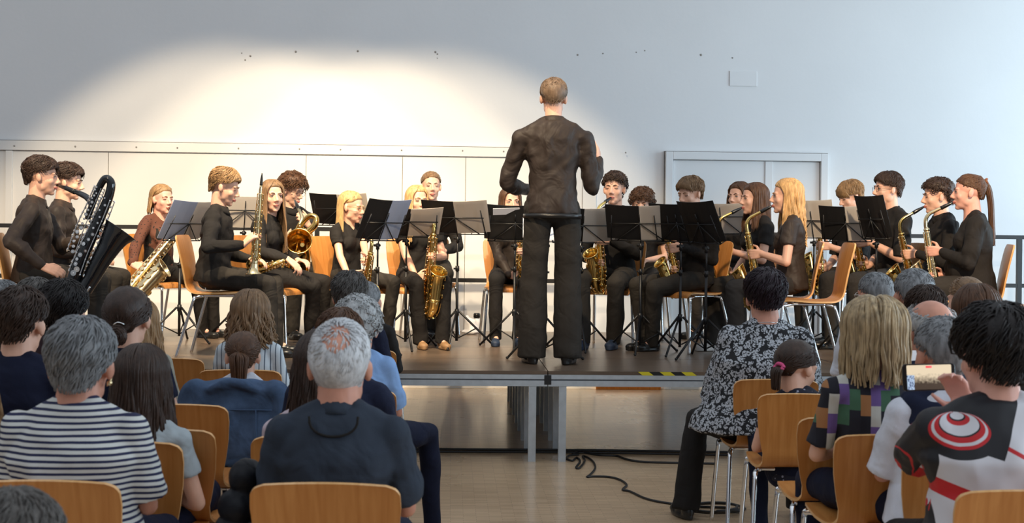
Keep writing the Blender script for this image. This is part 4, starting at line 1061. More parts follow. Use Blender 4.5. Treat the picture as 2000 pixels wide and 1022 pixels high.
player('rear', 'girl behind the dark-haired girl, only half of her face showing', 'wooden chair under the girl in the rear behind the dark-haired girl', 1443, 385, 11.0, -45, 'long', 'brown', fem=True, head_a=-35, opt=dict(len=.22, open=58, front=67))
player('dark', 'girl with long dark brown hair in a black T-shirt playing a saxophone', 'wooden chair under the girl with long dark brown hair', 1472, 389, 9.9, -62, 'long', 'brown', fem=True, sleeve='tee', head_a=-66, eyes='open', opt=dict(len=.27, open=66, front=67, thick=.010), lean=5,
    inst=sx('brass saxophone of the girl with long dark brown hair', tilt=10, a=-74), feet=dict(R=(1395, 668, 9.8), L=(1440, 668, 9.9)), kneeout=14, hem=.07, shoe='white')
player('golden', 'girl with long wavy golden hair in a black T-shirt seen in profile', 'wooden chair under the girl with long golden hair', 1535, 384, 9.1, -90, 'long', 'gold', top='satin', fem=True, sleeve='tee', head_a=-82, legs='greyblack', opt=dict(len=.36, open=70, front=67, thick=.012, wave=.010, wf=14), lean=2,
    inst=sx('brass saxophone of the girl with long golden hair', tilt=12, a=-88), kneeout=10, hem=.075)
player('mousy', 'boy with a straight light fringe bending his head over a saxophone', 'wooden chair under the boy with the straight light fringe', 1661, 384, 10.8, -55, 'fringe', 'dblond', head_a=-60, pitch=20, eyes='down', sleeve='short', sleeve_frac=.95, opt=dict(thick=.020, front=75, side=94),
    inst=sx('brass saxophone of the boy with the straight light fringe', tilt=2, a=-70), kneeout=15)
player('specs', 'dark-haired boy with glasses and black shirt beside a black folder', 'wooden chair under the dark-haired boy with glasses', 1733, 370, 9.95, -60, 'short', 'dark', collar='fold', head_a=-64, glasses=True, legs='greyblack', sleeve='short', sleeve_frac=.98, opt=dict(thick=.018, front=69), skin='skin',
    inst=sx('brass saxophone of the dark-haired boy with glasses', tilt=12, a=-70), kneeout=15)
player('tousled', 'boy with tousled dark curls playing next to the girl with a ponytail', 'wooden chair under the boy with tousled dark curls', 1830, 384, 9.35, -70, 'curly', 'dark', collar='stand', head_a=-74, pitch=4, eyes='down', opt=dict(thick=.022, front=69, n=240),
    inst=sx('brass saxophone of the boy with tousled dark curls', tilt=14, a=-76), kneeout=13)
player('pony', 'girl with a long brown ponytail playing at the end of the row', 'wooden chair under the girl with the long ponytail', 1891, 376, 8.85, -84, 'tail', 'brown', top='black', fem=True, head_a=-84, skin='rosy', w=1.14, opt=dict(len=.42, tie=(0, -.105, .070), front=67, thick=.009, back_off=-.02), lean=2, tie_ring=HAIR['red'],
    inst=sx('brass saxophone of the girl with the long ponytail', tilt=10, a=-86, metal='brass_pale'), kneeout=13)
# conductor
person('conductor seen from behind in a black shirt and dark trousers', 1081, 192, 8.70, 180, DECK, 'crop', 'greybrown', top='satin', legs='char', stand=True, collar='stand', lean=1, skin='skin', face=False, shoe='black', hem=.066, head_a=182,
    hands=dict(R=(1169, 314, 8.88, (-.1, .25, .95), (-.9, .3, 0), (18, .3), (.10, -.1, -1)), L=(1030, 372, 8.98, (.5, .75, .1), (.3, .2, -1), (18, .3), (-.55, -.2, -.9))), feet=dict(L=(-.125, 0), R=(.110, -.02)), opt=dict(thick=.013, back=140, side=92, front=73), w=.94, shw=1.10, drop=.022, neck=.160, legw=1.22,
    top_len=-.035, extra=lambda c: MB().loft([np.array([c['S'](.170 * r_ * math.copysign(abs(math.cos(q)) ** .85, math.cos(q)), .130 * r_ * math.copysign(abs(math.sin(q)) ** .9, math.sin(q)) - .010, s) for q in np.linspace(0, 2 * math.pi, 41)[:-1]]) for s, r_ in ((-.060, .97), (-.060, 1.022), (-.034, 1.022), (-.034, .97))], cap=False).build('belt', SHOE['black'], c['t']))

# instruments that are not simply played upright
def px_path(pts): return np.array([P(*p) for p in pts])
def horn(label, parts, base_px, keys=(), cat='saxophone'):
    """an instrument given by centre lines: (name, points, radii, material, open end)"""
    b = P(*base_px); t = thing('saxophone', label, cat, b, 0, 'saxophones')
    for nm, pts, rad, mt, open_ in parts:
        p = cr(px_path(pts) - b, 6); r = np.interp(np.linspace(0, 1, len(p)), np.linspace(0, 1, len(rad)), rad); k = MB()
        if open_:
            k.tube(p, r, 26, cap=False); k.tube(np.concatenate([p[::-1][:10]]), np.maximum(r[::-1][:10] - .003, .002), 26, cap=False)
            tg = nrm(p[-1] - p[-2]); e1 = nrm(np.cross(tg, (.3, .5, .8))); e2 = np.cross(tg, e1)
            k.tube([p[-1] + (e1 * math.cos(z) + e2 * math.sin(z)) * r[-1] for z in np.linspace(0, 2 * math.pi, 31)], .004, 6, cap=False)
        else: k.tube(p, r, 16, round_=False)
        k.build(nm, M[mt], t)
    for nm, pts, rad, n, sc, mt, sd in keys:
        p = cr(px_path(pts) - b, 6); r = np.interp(np.linspace(0, 1, len(p)), np.linspace(0, 1, len(rad)), rad)
        auto_edge(keywork(p, r, E_((0, -1.0, .1)), E_((1.0, 0, 0)), n, sc, sd).build(nm, [M[mt], M['white_plastic']], t), 40)
    return t
horn('big black bass saxophone with silver keys held across the boy in front', [
    ('mouthpiece', [(116, 364, 8.52), (130, 368, 8.47), (146, 375, 8.42)], (.008, .015, .017), 'ebonite', False),
    ('neck', [(144, 374, 8.43), (160, 380, 8.36), (172, 388, 8.30), (177, 400, 8.26), (174, 412, 8.24)], (.013, .019, .020, .014, .015), 'black_lacquer', False),
    ('body', [(174, 410, 8.24), (172, 425, 8.22), (182, 395, 8.2), (194, 366, 8.2), (206, 349, 8.2), (217, 358, 8.2), (212, 385, 8.2), (194, 428, 8.2), (171, 480, 8.19), (151, 525, 8.18), (142, 556, 8.18), (150, 574, 8.18), (166, 566, 8.19)], (.016, .018, .020, .022, .024, .026, .029, .033, .037, .042, .046, .048, .049), 'black_lacquer', False),
    ('bell', [(164, 567, 8.19), (180, 540, 8.2), (198, 508, 8.2), (214, 482, 8.21), (226, 462, 8.22), (235, 450, 8.23)], (.050, .054, .060, .070, .088, .108), 'black_lacquer', True),
    ('peg', [(176, 560, 8.12), (168, 574, 8.12), (160, 590, 8.12)], (.006, .006, .005), 'chrome', False)], (150, 574, 8.18),
    [('keywork', [(196, 362, 8.2), (182, 395, 8.2), (160, 445, 8.2), (140, 500, 8.18)], (.024, .024, .03, .03), 17, 1.05, 'silver', 3), ('keywork', [(214, 380, 8.2), (190, 440, 8.19), (165, 495, 8.18), (148, 540, 8.18)], (.03, .034, .04, .045), 15, 1.25, 'silver', 4)])
horn('straight brass soprano saxophone held upright by the blond boy', [
    ('mouthpiece', [(512, 338, 8.72), (511, 350, 8.72), (510, 362, 8.72)], (.003, .009, .010), 'ebonite', False),
    ('body', [(510, 360, 8.72), (507, 400, 8.72), (503, 450, 8.72), (499, 500, 8.72), (497, 516, 8.72)], (.008, .012, .016, .021, .024), 'brass_pale', False),
    ('bell', [(497, 515, 8.72), (496, 524, 8.72), (495, 531, 8.72), (495, 535, 8.72)], (.024, .030, .040, .050), 'brass_pale', True)], (495, 535, 8.72),
    [('keywork', [(509, 372, 8.72), (505, 420, 8.72), (501, 470, 8.72), (498, 512, 8.72)], (.010, .014, .018, .022), 13, .9, 'brass', 5)])
horn('brass saxophone lying in the lap of the long-haired girl', [
    ('body', [(556, 508, 9.12), (538, 516, 9.10), (520, 524, 9.10), (506, 528, 9.10), (494, 524, 9.10)], (.012, .018, .024, .030, .033), 'brass', False),
    ('bell', [(494, 524, 9.10), (490, 516, 9.08), (496, 510, 9.08), (503, 508, 9.08), (508, 507, 9.08)], (.033, .034, .036, .038, .041), 'brass', True)], (506, 528, 9.1),
    [('keywork', [(550, 511, 9.12), (535, 517, 9.10), (516, 525, 9.10)], (.012, .02, .025), 7, .9, 'brass', 6)])
horn('large brass baritone saxophone with a looped top played by the curly-haired boy', [
    ('mouthpiece', [(576, 392, 10.14), (580, 401, 10.06), (584, 410, 10.0)], (.007, .014, .015), 'ebonite', False),
    ('neck', [(583, 409, 10.0), (588, 418, 9.95), (590, 428, 9.92), (586, 438, 9.9)], (.011, .013, .014, .015), 'brass_pale', False),
    ('body', [(586, 436, 9.9), (584, 446, 9.9), (594, 432, 9.9), (606, 422, 9.88), (617, 426, 9.87), (615, 440, 9.86), (600, 456, 9.86), (584, 480, 9.86), (572, 512, 9.86), (568, 536, 9.86), (576, 548, 9.84), (588, 538, 9.80)], (.015, .017, .019, .021, .023, .025, .028, .032, .036, .041, .043, .045), 'brass', False),
    ('bell', [(588, 539, 9.80), (593, 516, 9.78), (592, 494, 9.76), (588, 480, 9.72), (585, 474, 9.66), (584, 471, 9.62)], (.046, .050, .055, .064, .078, .094), 'brass', True)], (576, 548, 9.84),
    [('keywork', [(590, 440, 9.9), (578, 470, 9.87), (568, 500, 9.86), (562, 530, 9.86)], (.022, .03, .034, .04), 11, 1.3, 'brass', 8), ('keywork', [(600, 452, 9.84), (594, 470, 9.82), (590, 500, 9.78)], (.03, .034, .05), 5, 1.3, 'brass', 9)])

# music stands with folders
def stand(lab, flab, px, D, a, top, bot, left='folder', right='mesh_desk', w=.235, tilt=34, paper=True, cat='music folder', ang=None):
    """top / bot: rows of the desk's upper and lower edge in the photograph"""
    zb = P(px, bot, D)[2] - DECK; zt_ = P(px, top, D)[2] - DECK
    b = P(px, 460, D); h = (zt_ - zb) / math.cos(math.radians(tilt))
    t, Df = build_stand(lab, (b[0], b[1], DECK), a, zb, math.radians(tilt), w * 1.75)
    build_folder(flab, t, Df, left, right, w, h + .02, paper=paper)
    return t
stand('music stand in front of the woman with sheer sleeves', 'grey music sheets on the stand before the woman with sheer sleeves', 352, 10.0, 62, 400, 474, 'bluish', 'mesh_desk', tilt=30)
stand('music stand behind the boy with the soprano saxophone', 'pale sheets on the stand behind the soprano player', 476, 10.45, 20, 390, 450, 'mesh_desk', 'mesh_desk', tilt=20)
stand('music stand with black folder at the rear beside the girl with glasses', 'black and pale music folder at the rear beside the girl with glasses', 668, 10.35, -12, 386, 444, tilt=30)
stand('tilted music stand right before the girl with glasses', 'black folder tilted before the girl with glasses', 738, 9.3, 40, 398, 474, 'folder', 'bluish', tilt=32, w=.18)
stand('music stand before the girl with straight blond hair', 'black folder with grey half before the girl with straight blond hair', 794, 9.7, 14, 414, 466, tilt=42, w=.245)
stand('music stand with a wide folder next to the girl with straight blond hair', 'wide black folder with grey half on the stand before the tied-hair man', 894, 9.85, -10, 400, 461, w=.25, tilt=36)
stand('music stand just beside the conductor with white paper on its black folder', 'black folder topped with white paper beside the conductor', 1006, 9.9, 0, 408, 475, 'folder', 'folder', tilt=30)
stand('music stand beside the conductor before the curly dark-haired boy', 'grey-backed folder beside the conductor before the curly dark-haired boy', 1136, 9.75, 4, 414, 478, tilt=32, w=.25)
stand('music stand before the player with the curly mop', 'black folder with grey half before the player with the curly mop', 1252, 9.6, -12, 409, 474, w=.25, tilt=34)
stand('music stand before the boy with the light brown fringe', 'black folder leaning before the boy with the light brown fringe', 1330, 9.5, -26, 406, 476, 'folder', 'folder', tilt=32, w=.2)
stand('music stand before the girl with long dark brown hair', 'black folder with white page edge before the dark-haired girl', 1380, 9.2, -50, 402, 480, 'folder', 'folder', tilt=28, w=.17)
stand('music stand at the rear behind the saxophone of the dark-haired girl', 'grey sheets at the rear behind the saxophone of the dark-haired girl', 1410, 10.5, -20, 404, 461, 'mesh_desk', 'mesh_desk', tilt=24)
stand('music stand behind the golden-haired girl', 'grey sheets on the stand behind the golden-haired girl', 1590, 10.4, -30, 398, 469, 'mesh_desk', 'mesh_desk', tilt=24, w=.17)
stand('music stand before the boy with the straight light fringe', 'black and grey folder before the boy with the straight light fringe', 1657, 9.75, -28, 410, 476, w=.2, tilt=26)
stand('music stand before the boy with glasses and black shirt', 'narrow black folder before the boy with glasses and black shirt', 1712, 9.4, -52, 390, 471, 'folder', 'folder', tilt=22, w=.125)
# the conductor's stand: only its feet show between his shoes
t, Df = build_stand("conductor's own music stand with its feet beside his shoes", (P(1066, 460, 9.12)[0], 9.12, DECK), 180, 0.80, math.radians(50), .30)
build_folder('open score on the stand of the conductor', t, Df, 'paper', 'paper', .16, .24, cat='score', paper=False)
# loose white paper on the folder beside the conductor
q = P(989, 413, 9.765); k = MB(); k.box((0, 0, 0), (.100, .0015, .030), rot('X', 40) @ rot('Z', 4)); tag(k.build('paper_sheet', M['paper'], None, False, q), 'white sheet of paper lying over the top of the black folder', 'paper')
# bottle and bag by the railing
b = P(931, 645, 11.3); b[2] = DECK
t = thing('drinking_bottle', 'white drinking bottle with a black cap standing on the stage floor', 'bottle', b)
MB().tube([(0, 0, 0), (0, 0, .005), (0, 0, .11), (0, 0, .125), (0, 0, .135)], (.028, .032, .032, .026, .020), 20).build('bottle_body', M['white_plastic'], t)
o = MB().tube([(0, 0, .134), (0, 0, .165), (0, 0, .175)], (.030, .030, .022), 20).build('cap', M['ebonite'], t); o['label'] = 'black screw cap'
b = P(918, 655, 11.15); b[2] = DECK + .002
k = MB(); k.ell((0, 0, .07), (.055, .035, .07)); k.ell((.03, .01, .05), (.04, .04, .05)); k.ell((-.03, 0, .12), (.02, .03, .04)); k.ell((0, 0, .02), (.075, .045, .02))
o = solid('plastic_bag', k, M['white_plastic'], .007, 3, None, None, .006, 3, 60); o.location = b; tag(o, 'crumpled whitish plastic bag beside the white bottle', 'bag')

# empty chairs on the stage
def empty_chair(px, D, a, lab, z=DECK, group=BC):
    b = P(px, 460, D); return chair(b[0], b[1], z, rza(a), lab, group)
empty_chair(1580, 8.75, -92, 'empty wooden chair with chrome legs behind the golden-haired girl')
empty_chair(1974, 8.25, -92, 'empty wooden chair beyond the girl with the ponytail')
# ------------------------------------------------------------------ the audience, seen from behind
def listener(key, lab, chair_lab, px, py, D, hair, hcol, a=180, **kw):
    kw.setdefault('legs', 'navy'); kw.setdefault('lean', 1); kw.setdefault('hs', 1.09); kw.setdefault('neck', .150); kw.setdefault('drop', .020)
    c = person(lab, px, py + 7, D, a, 0.0, hair, hcol, **kw); PEOPLE[key] = c
    if chair_lab: seat_for(c, 0.0, chair_lab, AC)
    return c
def collar_loop(c):
    """thin dark seam arc below the collar of the polo shirt"""
    q = MB(); S = c['S']; q.tube([S(.085 * math.sin(z), -.124 - .003 * math.cos(z), .492 - .070 * max(0, math.cos(z)) ** .7) for z in np.linspace(-1.57, 1.57, 15)], .0035, 6); q.build('yoke_seam', C['black'], c['t'])
# front rows on the left of the aisle, nearest first
listener('stripe', 'grey-haired person in a navy and white striped T-shirt with an earring', 'wooden chair under the person in the striped T-shirt', 158, 708, 3.68, 'short', 'grey', top='stripe_h', sleeve='tee', sleeve_frac=.85, w=1.26, shw=1.12, loose=.25, skin='old', head_a=186, hs=1.13, opt=dict(thick=.017, back=150, side=98, front=66),
    extra=lambda c: MB().ell(c['hc'] + c['T'] @ E_((.080, -.004, -.048)), .008).tube([c['hc'] + c['T'] @ E_((.080 + .006 * math.cos(z), -.004 + .010 * math.sin(z), -.046 + .010 * math.cos(z))) for z in np.linspace(0, 6.3, 11)], .002, 5).build('earring', M['brass_pale'], c['t']))
listener('polo', 'white-haired man with a thin crown in a dark slate polo shirt', 'wooden chair under the man in the slate polo shirt', 664, 710, 3.68, 'crop', 'white', top='slate', sleeve='tee', sleeve_frac=.9, w=1.2, shw=1.1, hs=1.13, collar='fold', skin='old', opt=dict(thick=.0075, tilt=34, front=96, side=108, back=140, bald=15, thin=.05), extra=collar_loop)
listener('corner', 'person at the very front of whom only the dark grey head shows', None, 26, 1092, 2.35, 'short', 'dgrey', top='black', k=.80, opt=dict(thick=.014))
listener('edge', 'blond person in a dark jacket at the edge of the picture', 'wooden chair under the blond person in the dark jacket', -66, 752, 3.9, 'long', 'dblond', top='navy', w=.95, opt=dict(len=.20, thick=.010))
listener('navyman', 'dark-haired man with a thinning crown in a black T-shirt', 'wooden chair under the man in the black T-shirt', 40, 628, 4.75, 'short', 'dark', top='navy', sleeve='tee', w=1.1, opt=dict(thick=.018, back=148))
listener('maroon', 'person with thick black hair in a dark maroon top', 'wooden chair under the person with thick black hair', 124, 606, 5.45, 'short', 'black', top='maroon', opt=dict(thick=.022, back=150, side=100))
listener('greytop', 'dark grey-haired person beside and beyond the person with thick black hair', 'wooden chair under the dark grey-haired person near the stage', 70, 590, 6.2, 'short', 'dgrey', top='black', opt=dict(thick=.014))
listener('greyedge', 'grey-haired person in the row next to the stage at the edge', 'wooden chair under the grey-haired person at the edge', 4, 594, 6.3, 'short', 'grey', top='slate', opt=dict(thick=.014))
listener('bunwoman', 'woman with a low dark bun and hair clip in a navy T-shirt', 'wooden chair under the woman with the low bun', 250, 617, 5.2, 'bun', 'dark', top='navy', sleeve='tee', fem=True, opt=dict(tie=(0, -.108, -.040), thick=.012, back=146), w=1.02,
    extra=lambda c: MB().tube(cr([c['hc'] + c['T'] @ E_((-.020, -.118, -.012)), c['hc'] + c['T'] @ E_((0, -.128, -.004)), c['hc'] + c['T'] @ E_((.020, -.118, -.012))], 3), .004, 6).build('hair_clip', M['silver'], c['t']))
listener('beige', 'blond woman in a beige cardigan hidden behind the woman with the bun', 'wooden chair under the woman in the beige cardigan', 272, 630, 6.0, 'long', 'dblond', top='beige', fem=True, w=1.05, opt=dict(len=.16))
listener('greytee', 'girl with long dark brown hair in a light grey T-shirt', 'wooden chair under the girl in the light grey T-shirt', 278, 742, 4.3, 'long', 'dark', top='grey', sleeve='tee', fem=True, k=.78, opt=dict(len=.22, thick=.010, open=44), lean=2)
listener('blouse', 'woman with wavy brown hair in a white thin-striped blouse', 'wooden chair under the woman in the striped blouse', 490, 611, 6.45, 'long', 'lbrown', top='stripe_v', fem=True, w=1.02, opt=dict(len=.17, wave=.012, wf=12, thick=.016, open=48))
listener('kid', 'little girl with a brown ponytail in front of the blue denim jacket', 'wooden chair under the little girl, denim jacket over its back', 474, 690, 5.85, 'tail', 'brown', top='white', sleeve='tee', k=.62, opt=dict(len=.17, tie=(-.028, -.108, .030), thick=.009, fat=1.6), head_a=196, hs=1.06)
listener('darkman', 'dark-haired man in a navy polo shirt near the stage', 'wooden chair under the dark-haired man in the navy polo', 683, 574, 6.9, 'short', 'dgrey', top='navy', sleeve='tee', sleeve_frac=.8, w=1.12, skin='old', opt=dict(thick=.018), base_shift=(0, 0))
listener('closecrop', 'man with close-cropped grey hair beside the dark-haired man', 'wooden chair under the man with close-cropped hair', 716, 584, 7.6, 'crop', 'grey', top='black', skin='old', opt=dict(thick=.006))
listener('curlygrey', 'person with curly grey hair in a light blue shirt', 'wooden chair under the person in the light blue shirt', 699, 635, 5.75, 'curly', 'lgrey', top='lblue', sleeve='tee', sleeve_frac=.9, w=1.25, hs=1.15, skin='old', feet=dict(R=(.32, .34), L=(-.16, .38)), opt=dict(thick=.024, n=420, back=148, side=98), kneeout=48, lean=2)
listener('pinkwhite', 'woman with long dark brown hair in a pale pink top behind the polo shirt', 'wooden chair under the woman in the pale pink top', 632, 716, 4.45, 'long', 'dark', top='pinkwhite', sleeve='tee', fem=True, k=.90, opt=dict(len=.20, open=48), w=1.02)
listener('navyhid', 'person in a dark navy shirt hidden behind the man in the polo shirt', 'wooden chair under the person in the dark navy shirt', 664, 662, 5.05, 'short', 'brown', top='navy2', w=1.12, k=.86)
# right of the aisle
listener('floral', 'broad woman with short black hair in a black and white floral blouse', 'wooden chair under the woman in the floral blouse', 1494, 576, 6.35, 'short', 'violet', top='floral', fem=False, sleeve='short', sleeve_frac=1.15, w=1.52, loose=.55, legs='black', skin='old', opt=dict(thick=.022, back=142, side=98), hem=.07, feet=dict(L=(-.34, .12), R=(.25, .35)),
    extra=lambda c: MB().tube([c['S'](.070 * math.cos(z), .070 * math.sin(z) - .016, .515 - .012 * math.sin(z)) for z in np.linspace(0, 6.4, 25)], .002, 5).build('necklace', M['silver'], c['t']))
listener('scrunchie', 'dark-haired girl with a pink hair tie in a dotted navy dress', 'wooden chair under the girl with the pink hair tie', 1556, 712, 5.75, 'tail', 'dark', top='dots', sleeve='tee', fem=False, k=.70, a=176, head_a=128, pitch=14, opt=dict(len=.10, tie=(0, -.108, -.020), thick=.010), tie_ring=mat('pink_scrunchie', lin(214, 84, 132), .8), lean=3)
listener('plaid', 'woman with a streaked blond bob in a colourful patchwork shirt', 'wooden chair under the woman in the patchwork shirt', 1708, 652, 4.62, 'bob', 'streak', top='plaid', sleeve='tee', sleeve_frac=.85, fem=False, w=1.02, head_a=172, opt=dict(len=.165, thick=.020, vol=.014, n=190, open=40))
listener('phone', 'dark-haired woman in a red, white and black ringed blouse filming with a phone', 'wooden chair under the woman filming with a phone', 1940, 692, 3.70, 'short', 'black', top='swirl', sleeve='tee', sleeve_frac=.95, fem=False, w=1.28, shw=1.14, loose=.25, legs='black', head_a=192, opt=dict(thick=.030, back=150, side=104, top=1.1, ln=1.3), skin='rosy',
    hands=dict(L=(1893, 800, 3.86, (-.40, .25, .85), (-.50, -.80, .1), (34, .5), (-1.0, -.15, -.80)), R=(1985, 860, 3.95, (-.9, .3, .2), (0, .3, -1), (20, .3))))
listener('vest', 'man in a white T-shirt and navy vest half hidden behind the filming woman', 'wooden chair under the man in the navy vest', 1838, 688, 4.30, 'crop', 'grey', top='white', vest=('navy2', .47, 1.10), sleeve='tee', sleeve_frac=.95, loose=.3, w=1.12, skin='old', head_a=190, opt=dict(thick=.012))
listener('bald', 'bald man with a fringe of white hair', 'wooden chair under the bald man', 1815, 642, 4.95, 'bald', 'lgrey', top='slate', w=1.05, skin='old', collar='fold', head_a=188, opt=dict(bald=62, tilt=10, thick=.011, back=140, front=100))
listener('glassman', 'grey-haired man with glasses in a white shirt in the row next to the stage', 'wooden chair under the grey-haired man with glasses', 1708, 572, 7.5, 'crop', 'grey', top='white', skin='old', head_a=198, glasses='silver', opt=dict(thick=.008), w=1.2, hs=1.16)
listener('greyman', 'man with short grey hair near the stage below the alto saxophones', 'wooden chair under the man with short grey hair near the stage', 1784, 574, 6.75, 'crop', 'grey', top='black', skin='old', opt=dict(thick=.009), w=1.1, hs=1.22)
listener('darkwoman', 'person with smooth dark hair just ahead of the bald man', 'wooden chair under the person with smooth dark hair', 1806, 606, 6.1, 'short', 'dark', top='navy', opt=dict(thick=.014))
listener('tailwoman', 'woman with light brown hair tied back near the stage', 'wooden chair under the woman with tied light brown hair', 1886, 582, 7.3, 'tail', 'lbrown', top='grey', fem=True, head_a=200, hs=1.15, opt=dict(len=.12, tie=(.0, -.110, .02), thick=.010))
listener('brownhair', 'person with smooth brown hair behind the woman with tied hair', 'wooden chair under the person with smooth brown hair', 1906, 612, 5.5, 'bob', 'brown', top='black', opt=dict(len=.08, thick=.014))

# empty chairs among the audience
empty_chair(381, 5.2, 180, 'empty wooden chair, the higher of two behind the girl in the grey T-shirt', 0, AC)
empty_chair(348, 4.58, 180, 'empty wooden chair, the nearer of two beside the girl in the grey T-shirt', 0, AC)
empty_chair(352, 7.0, 180, 'empty wooden chair beside the woman in the beige cardigan', 0, AC)
empty_chair(1638, 5.05, 178, 'empty wooden chair overlapping the chair of the girl with the pink hair tie', 0, AC)

# phone held up by the woman in the ringed blouse
q = P(1814, 737, 3.97); tilt_ = rot('X', -6) @ rot('Z', 3) @ rot('Y', -2)
t = thing('mobile_phone', 'mobile phone held sideways, its lit screen filming the band', 'phone', q)
def rslab(w_, h_, d_, r_, y_):
    k = MB(); o_ = []
    for cx_, cz_, a0 in ((w_ - r_, h_ - r_, 0), (-w_ + r_, h_ - r_, 90), (-w_ + r_, -h_ + r_, 180), (w_ - r_, -h_ + r_, 270)):
        for z in np.linspace(0, 90, 6): o_.append((cx_ + r_ * math.cos(math.radians(a0 + z)), cz_ + r_ * math.sin(math.radians(a0 + z))))
    o_ = np.array(o_); ring = lambda y, s: (np.stack([o_[:, 0] * s, np.full(len(o_), y), o_[:, 1] * s], 1)) @ tilt_.T
    return k.loft([ring(y_ + d_, .985), ring(y_ + d_ * .7, 1), ring(y_ - d_ * .7, 1), ring(y_ - d_, .985)])
rslab(.081, .041, .0045, .010, 0).build('case', M['ebonite'], t, smooth=False)
def screen_mat():
    m, n, l, b = new_mat('phone_screen')
    co, x, y, z = xyz(n, l)
    v = n.new('ShaderNodeTexVoronoi'); v.inputs['Scale'].default_value = 190; l.new(co, v.inputs['Vector'])
    nz = n.new('ShaderNodeTexNoise'); nz.inputs['Scale'].default_value = 130; l.new(co, nz.inputs['Vector'])
    r = n.new('ShaderNodeValToRGB'); e = r.color_ramp.elements
    e[0].position = 0; e[0].color = lin(70, 56, 44); e[1].position = .40; e[1].color = lin(236, 216, 184)
    l.new(math_node(n, l, 'ADD', math_node(n, l, 'MULTIPLY', z, 14.0), math_node(n, l, 'MULTIPLY', nz.outputs[0], .52)), r.inputs[0])
    blue = mixc(n, l, math_node(n, l, 'GREATER_THAN', v.outputs['Distance'], .42), lin(64, 78, 120), lin(176, 196, 222))
    edge = math_node(n, l, 'GREATER_THAN', math_node(n, l, 'ABSOLUTE', x), .046); low = math_node(n, l, 'LESS_THAN', z, .006)
    c = mixc(n, l, math_node(n, l, 'MULTIPLY', edge, low), r.outputs[0], blue)
    b.inputs['Base Color'].default_value = (0, 0, 0, 1); l.new(c, b.inputs['Emission Color']); b.inputs['Emission Strength'].default_value = 1.0
    return m
o = rslab(.069, .037, .0004, .003, -.0048).build('screen', screen_mat(), t, smooth=False); o['label'] = 'lit screen showing the stage'
red = mat('record_red', lin(230, 60, 70), .4); red.node_tree.nodes['Principled BSDF'].inputs['Emission Color'].default_value = lin(236, 70, 80); red.node_tree.nodes['Principled BSDF'].inputs['Emission Strength'].default_value = .9
MB().tube([tilt_ @ E_((-.010, -.0056, .031)), tilt_ @ E_((.008, -.0056, .031))], .003, 8).build('record_bar', red, t)
MB().ell(tilt_ @ E_((.055, -.0056, -.004)), (.004, .0008, .004)).build('record_button', red, t)

# jackets hanging over chair backs
def draped_jacket(px, D, m, lab, w=.25, drop=.34, hs=0.0, puffy=False, name='denim_jacket', seedv=1, side=(1, 1)):
    b = P(px, 460, D); t = thing(name, lab, 'jacket', (b[0], b[1] - .02, 0), 0); k = MB(); zt = .775
    prof = [(.055, zt - .20), (.050, zt - .08), (.034, zt - .01), (.0, zt + .012), (-.034, zt - .01), (-.048, zt - .10), (-.060, zt - .22), (-.064, zt - drop)]
    c = cr([(0, y, z) for y, z in prof], 3)
    rows = []
    for i, p in enumerate(c):
        f = i / (len(c) - 1); ww = w * (1 + .10 * f) - .02 * math.sin(f * 3)
        rows.append(np.array([(x, p[1] + .006 * math.sin(x * 40 + f * 9), p[2] - .030 * (abs(x) / w) ** 3) for x in np.linspace(-ww, ww, 15)]))
    for i in range(len(rows) - 1):
        for j in range(14):
            k.tube([rows[i][j], rows[i + 1][j + 1]], .013, 5, round_=False); k.tube([rows[i][j], rows[i][j + 1]], .013, 5); k.tube([rows[i][j], rows[i + 1][j]], .013, 5)
    for s in (-1, 1):
        if (s < 0 and side[0]) or (s > 0 and side[1]):
            k.tube(cr([(s * w * .9, -.01, zt - .03), (s * w * 1.08, -.02, zt - .10), (s * w * 1.12, -.05, zt - .24), (s * w * 1.06, -.06, zt - .40)], 4), np.interp(np.linspace(0, 1, 13), (0, 1), (.055, .042)), 10, round_=True)
    k.tube(cr([(-.10, -.045, zt - .02), (0, -.058, zt + .015), (.10, -.045, zt - .02)], 4), .020, 8, round_=True)
    solid('jacket_body', k, m, .0085, 3, None, t, .007 if not puffy else .010, seedv, 40 if not puffy else 55)
    q = MB(); [q.tube([(x, -.074, zt - .10), (x * 1.05, -.085, zt - drop + .02)], .0025, 5) for x in (-.10, .10)]; q.tube([(-w * .9, -.068, zt - .10), (w * .9, -.068, zt - .10)], .0025, 5); q.build('seams', m, t)
    return t
kb = PEOPLE['kid']['base']
draped_jacket(466, kb[1] - .262, C['denim'], 'blue denim jacket hanging over the back of the little girl\'s chair', w=.185, seedv=4)
pb = PEOPLE['polo']['base']
# dark padded jacket on the seat beside the man in the polo shirt
b = P(468, 460, 3.72); t = thing('padded_jacket', 'black padded jacket hanging down beside the man in the polo shirt', 'jacket', (b[0], b[1], 0)); k = MB()
for i in range(9): k.ell((.025 - .011 * i, .008 * math.cos(2 * i), .725 - .080 * i), (.050 + .0085 * i, .075 + .004 * i, .050))
k.ell((-.06, 0, .07), (.13, .12, .07))
solid('jacket_body', k, C['jacket'], .009, 2, None, t, .006, 9, 60)

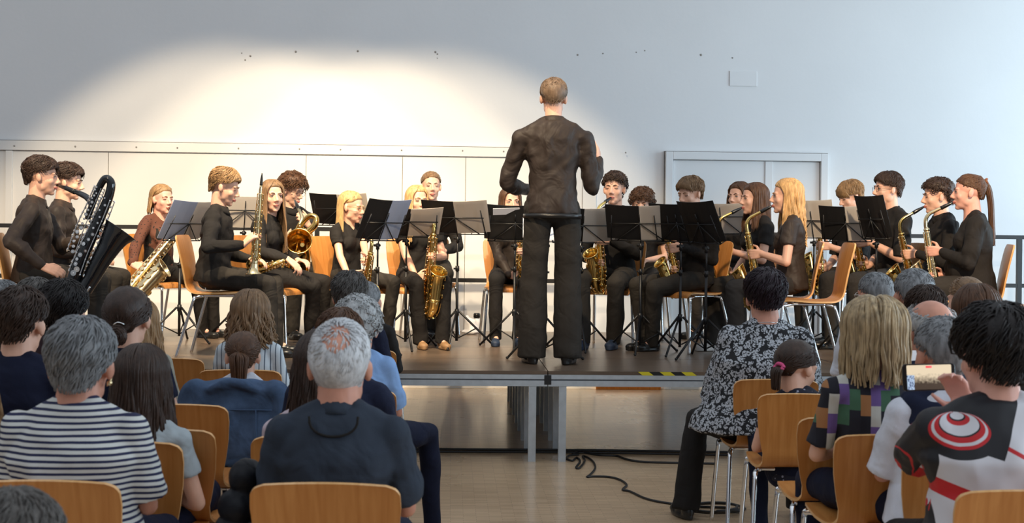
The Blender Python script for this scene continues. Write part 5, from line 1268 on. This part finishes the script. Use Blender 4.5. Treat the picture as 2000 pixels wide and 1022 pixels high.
# cap brim / printed collar label ahead of the filming woman
q = P(1806, 704, 4.75); t = thing('programme_booklet', 'pale booklet with a dark printed band in front of the bald man', 'booklet', q)
Rb = rot('X', -38) @ rot('Z', -4)
MB().box((0, 0, 0), (.092, .006, .040), Rb).build('booklet_pages', M['paper'], t, smooth=False)
MB().box(Rb @ E_((.008, -.0066, -.022)), (.082, .0008, .017), Rb).build('dark_band', C['navy'], t, smooth=False)
fd = bpy.data.curves.new('lettering', 'FONT'); fd.body = 'DIRTLEJ'; fd.size = .026; fd.extrude = .0004; fd.align_x = 'CENTER'; fd.align_y = 'CENTER'
fo = bpy.data.objects.new('lettering', fd); TMP.objects.link(fo); fd.materials.append(M['paper'])
dg = bpy.context.evaluated_depsgraph_get(); fm_ = bpy.data.meshes.new_from_object(fo.evaluated_get(dg)); bpy.data.objects.remove(fo)
fo = bpy.data.objects.new('lettering', fm_); COL.objects.link(fo); fo.parent = t
fo.matrix_local = Matrix.Translation(Vector(Rb @ E_((.008, -.0080, -.022)))) @ Matrix(Rb.tolist()).to_4x4() @ Matrix.Rotation(math.pi / 2, 4, 'X')

# cables on the floor
def cable(lab, pts, r=.006, n=6):
    c = np.array([P(p[0], p[1], F_PX * HC / (p[1] + .011 * (1000 - p[0]) - HOR)) for p in pts]); c[:, 2] = r + (np.array([p[2] if len(p) > 2 else 0 for p in pts]))
    o = MB().tube(cr(c, n), r, 8, round_=True).build('cable', M['cable']); tag(o, lab, 'cable', 'cables on the floor'); return o
cable('straight black cable running across under the front of the stage', [(700, 880), (850, 880), (1000, 881), (1150, 882), (1300, 884), (1420, 886)], .008)
cable('second black cable lying close beside the straight cable under the stage', [(700, 884.5), (900, 885), (1100, 886), (1250, 888), (1420, 891)], .007)
cable('black cable leaving the coil and running to the floral woman', [(1118, 890), (1135, 886), (1170, 891), (1205, 893), (1222, 899), (1250, 904), (1300, 906), (1400, 908)], .007)
cable('black cable winding forward over the parquet from the coil', [(1130, 890), (1112, 892), (1107, 898), (1118, 902), (1126, 896), (1133, 903), (1125, 915), (1132, 916), (1142, 902), (1138, 893), (1150, 897), (1160, 906), (1162, 918), (1152, 930), (1147, 934), (1160, 933), (1190, 934), (1212, 940), (1224, 950), (1216, 959), (1230, 962), (1258, 975), (1290, 983), (1350, 991), (1420, 994)], .0065, 5)
k = [(1395 + 60 * math.cos(z) * (1 - z * .02), 996 + 9 * math.sin(z) + z * .5, .002 * z) for z in np.linspace(0, 14, 34)]
cable('coiled black cable on the floor under the floral woman\'s chair', k, .007, 3)
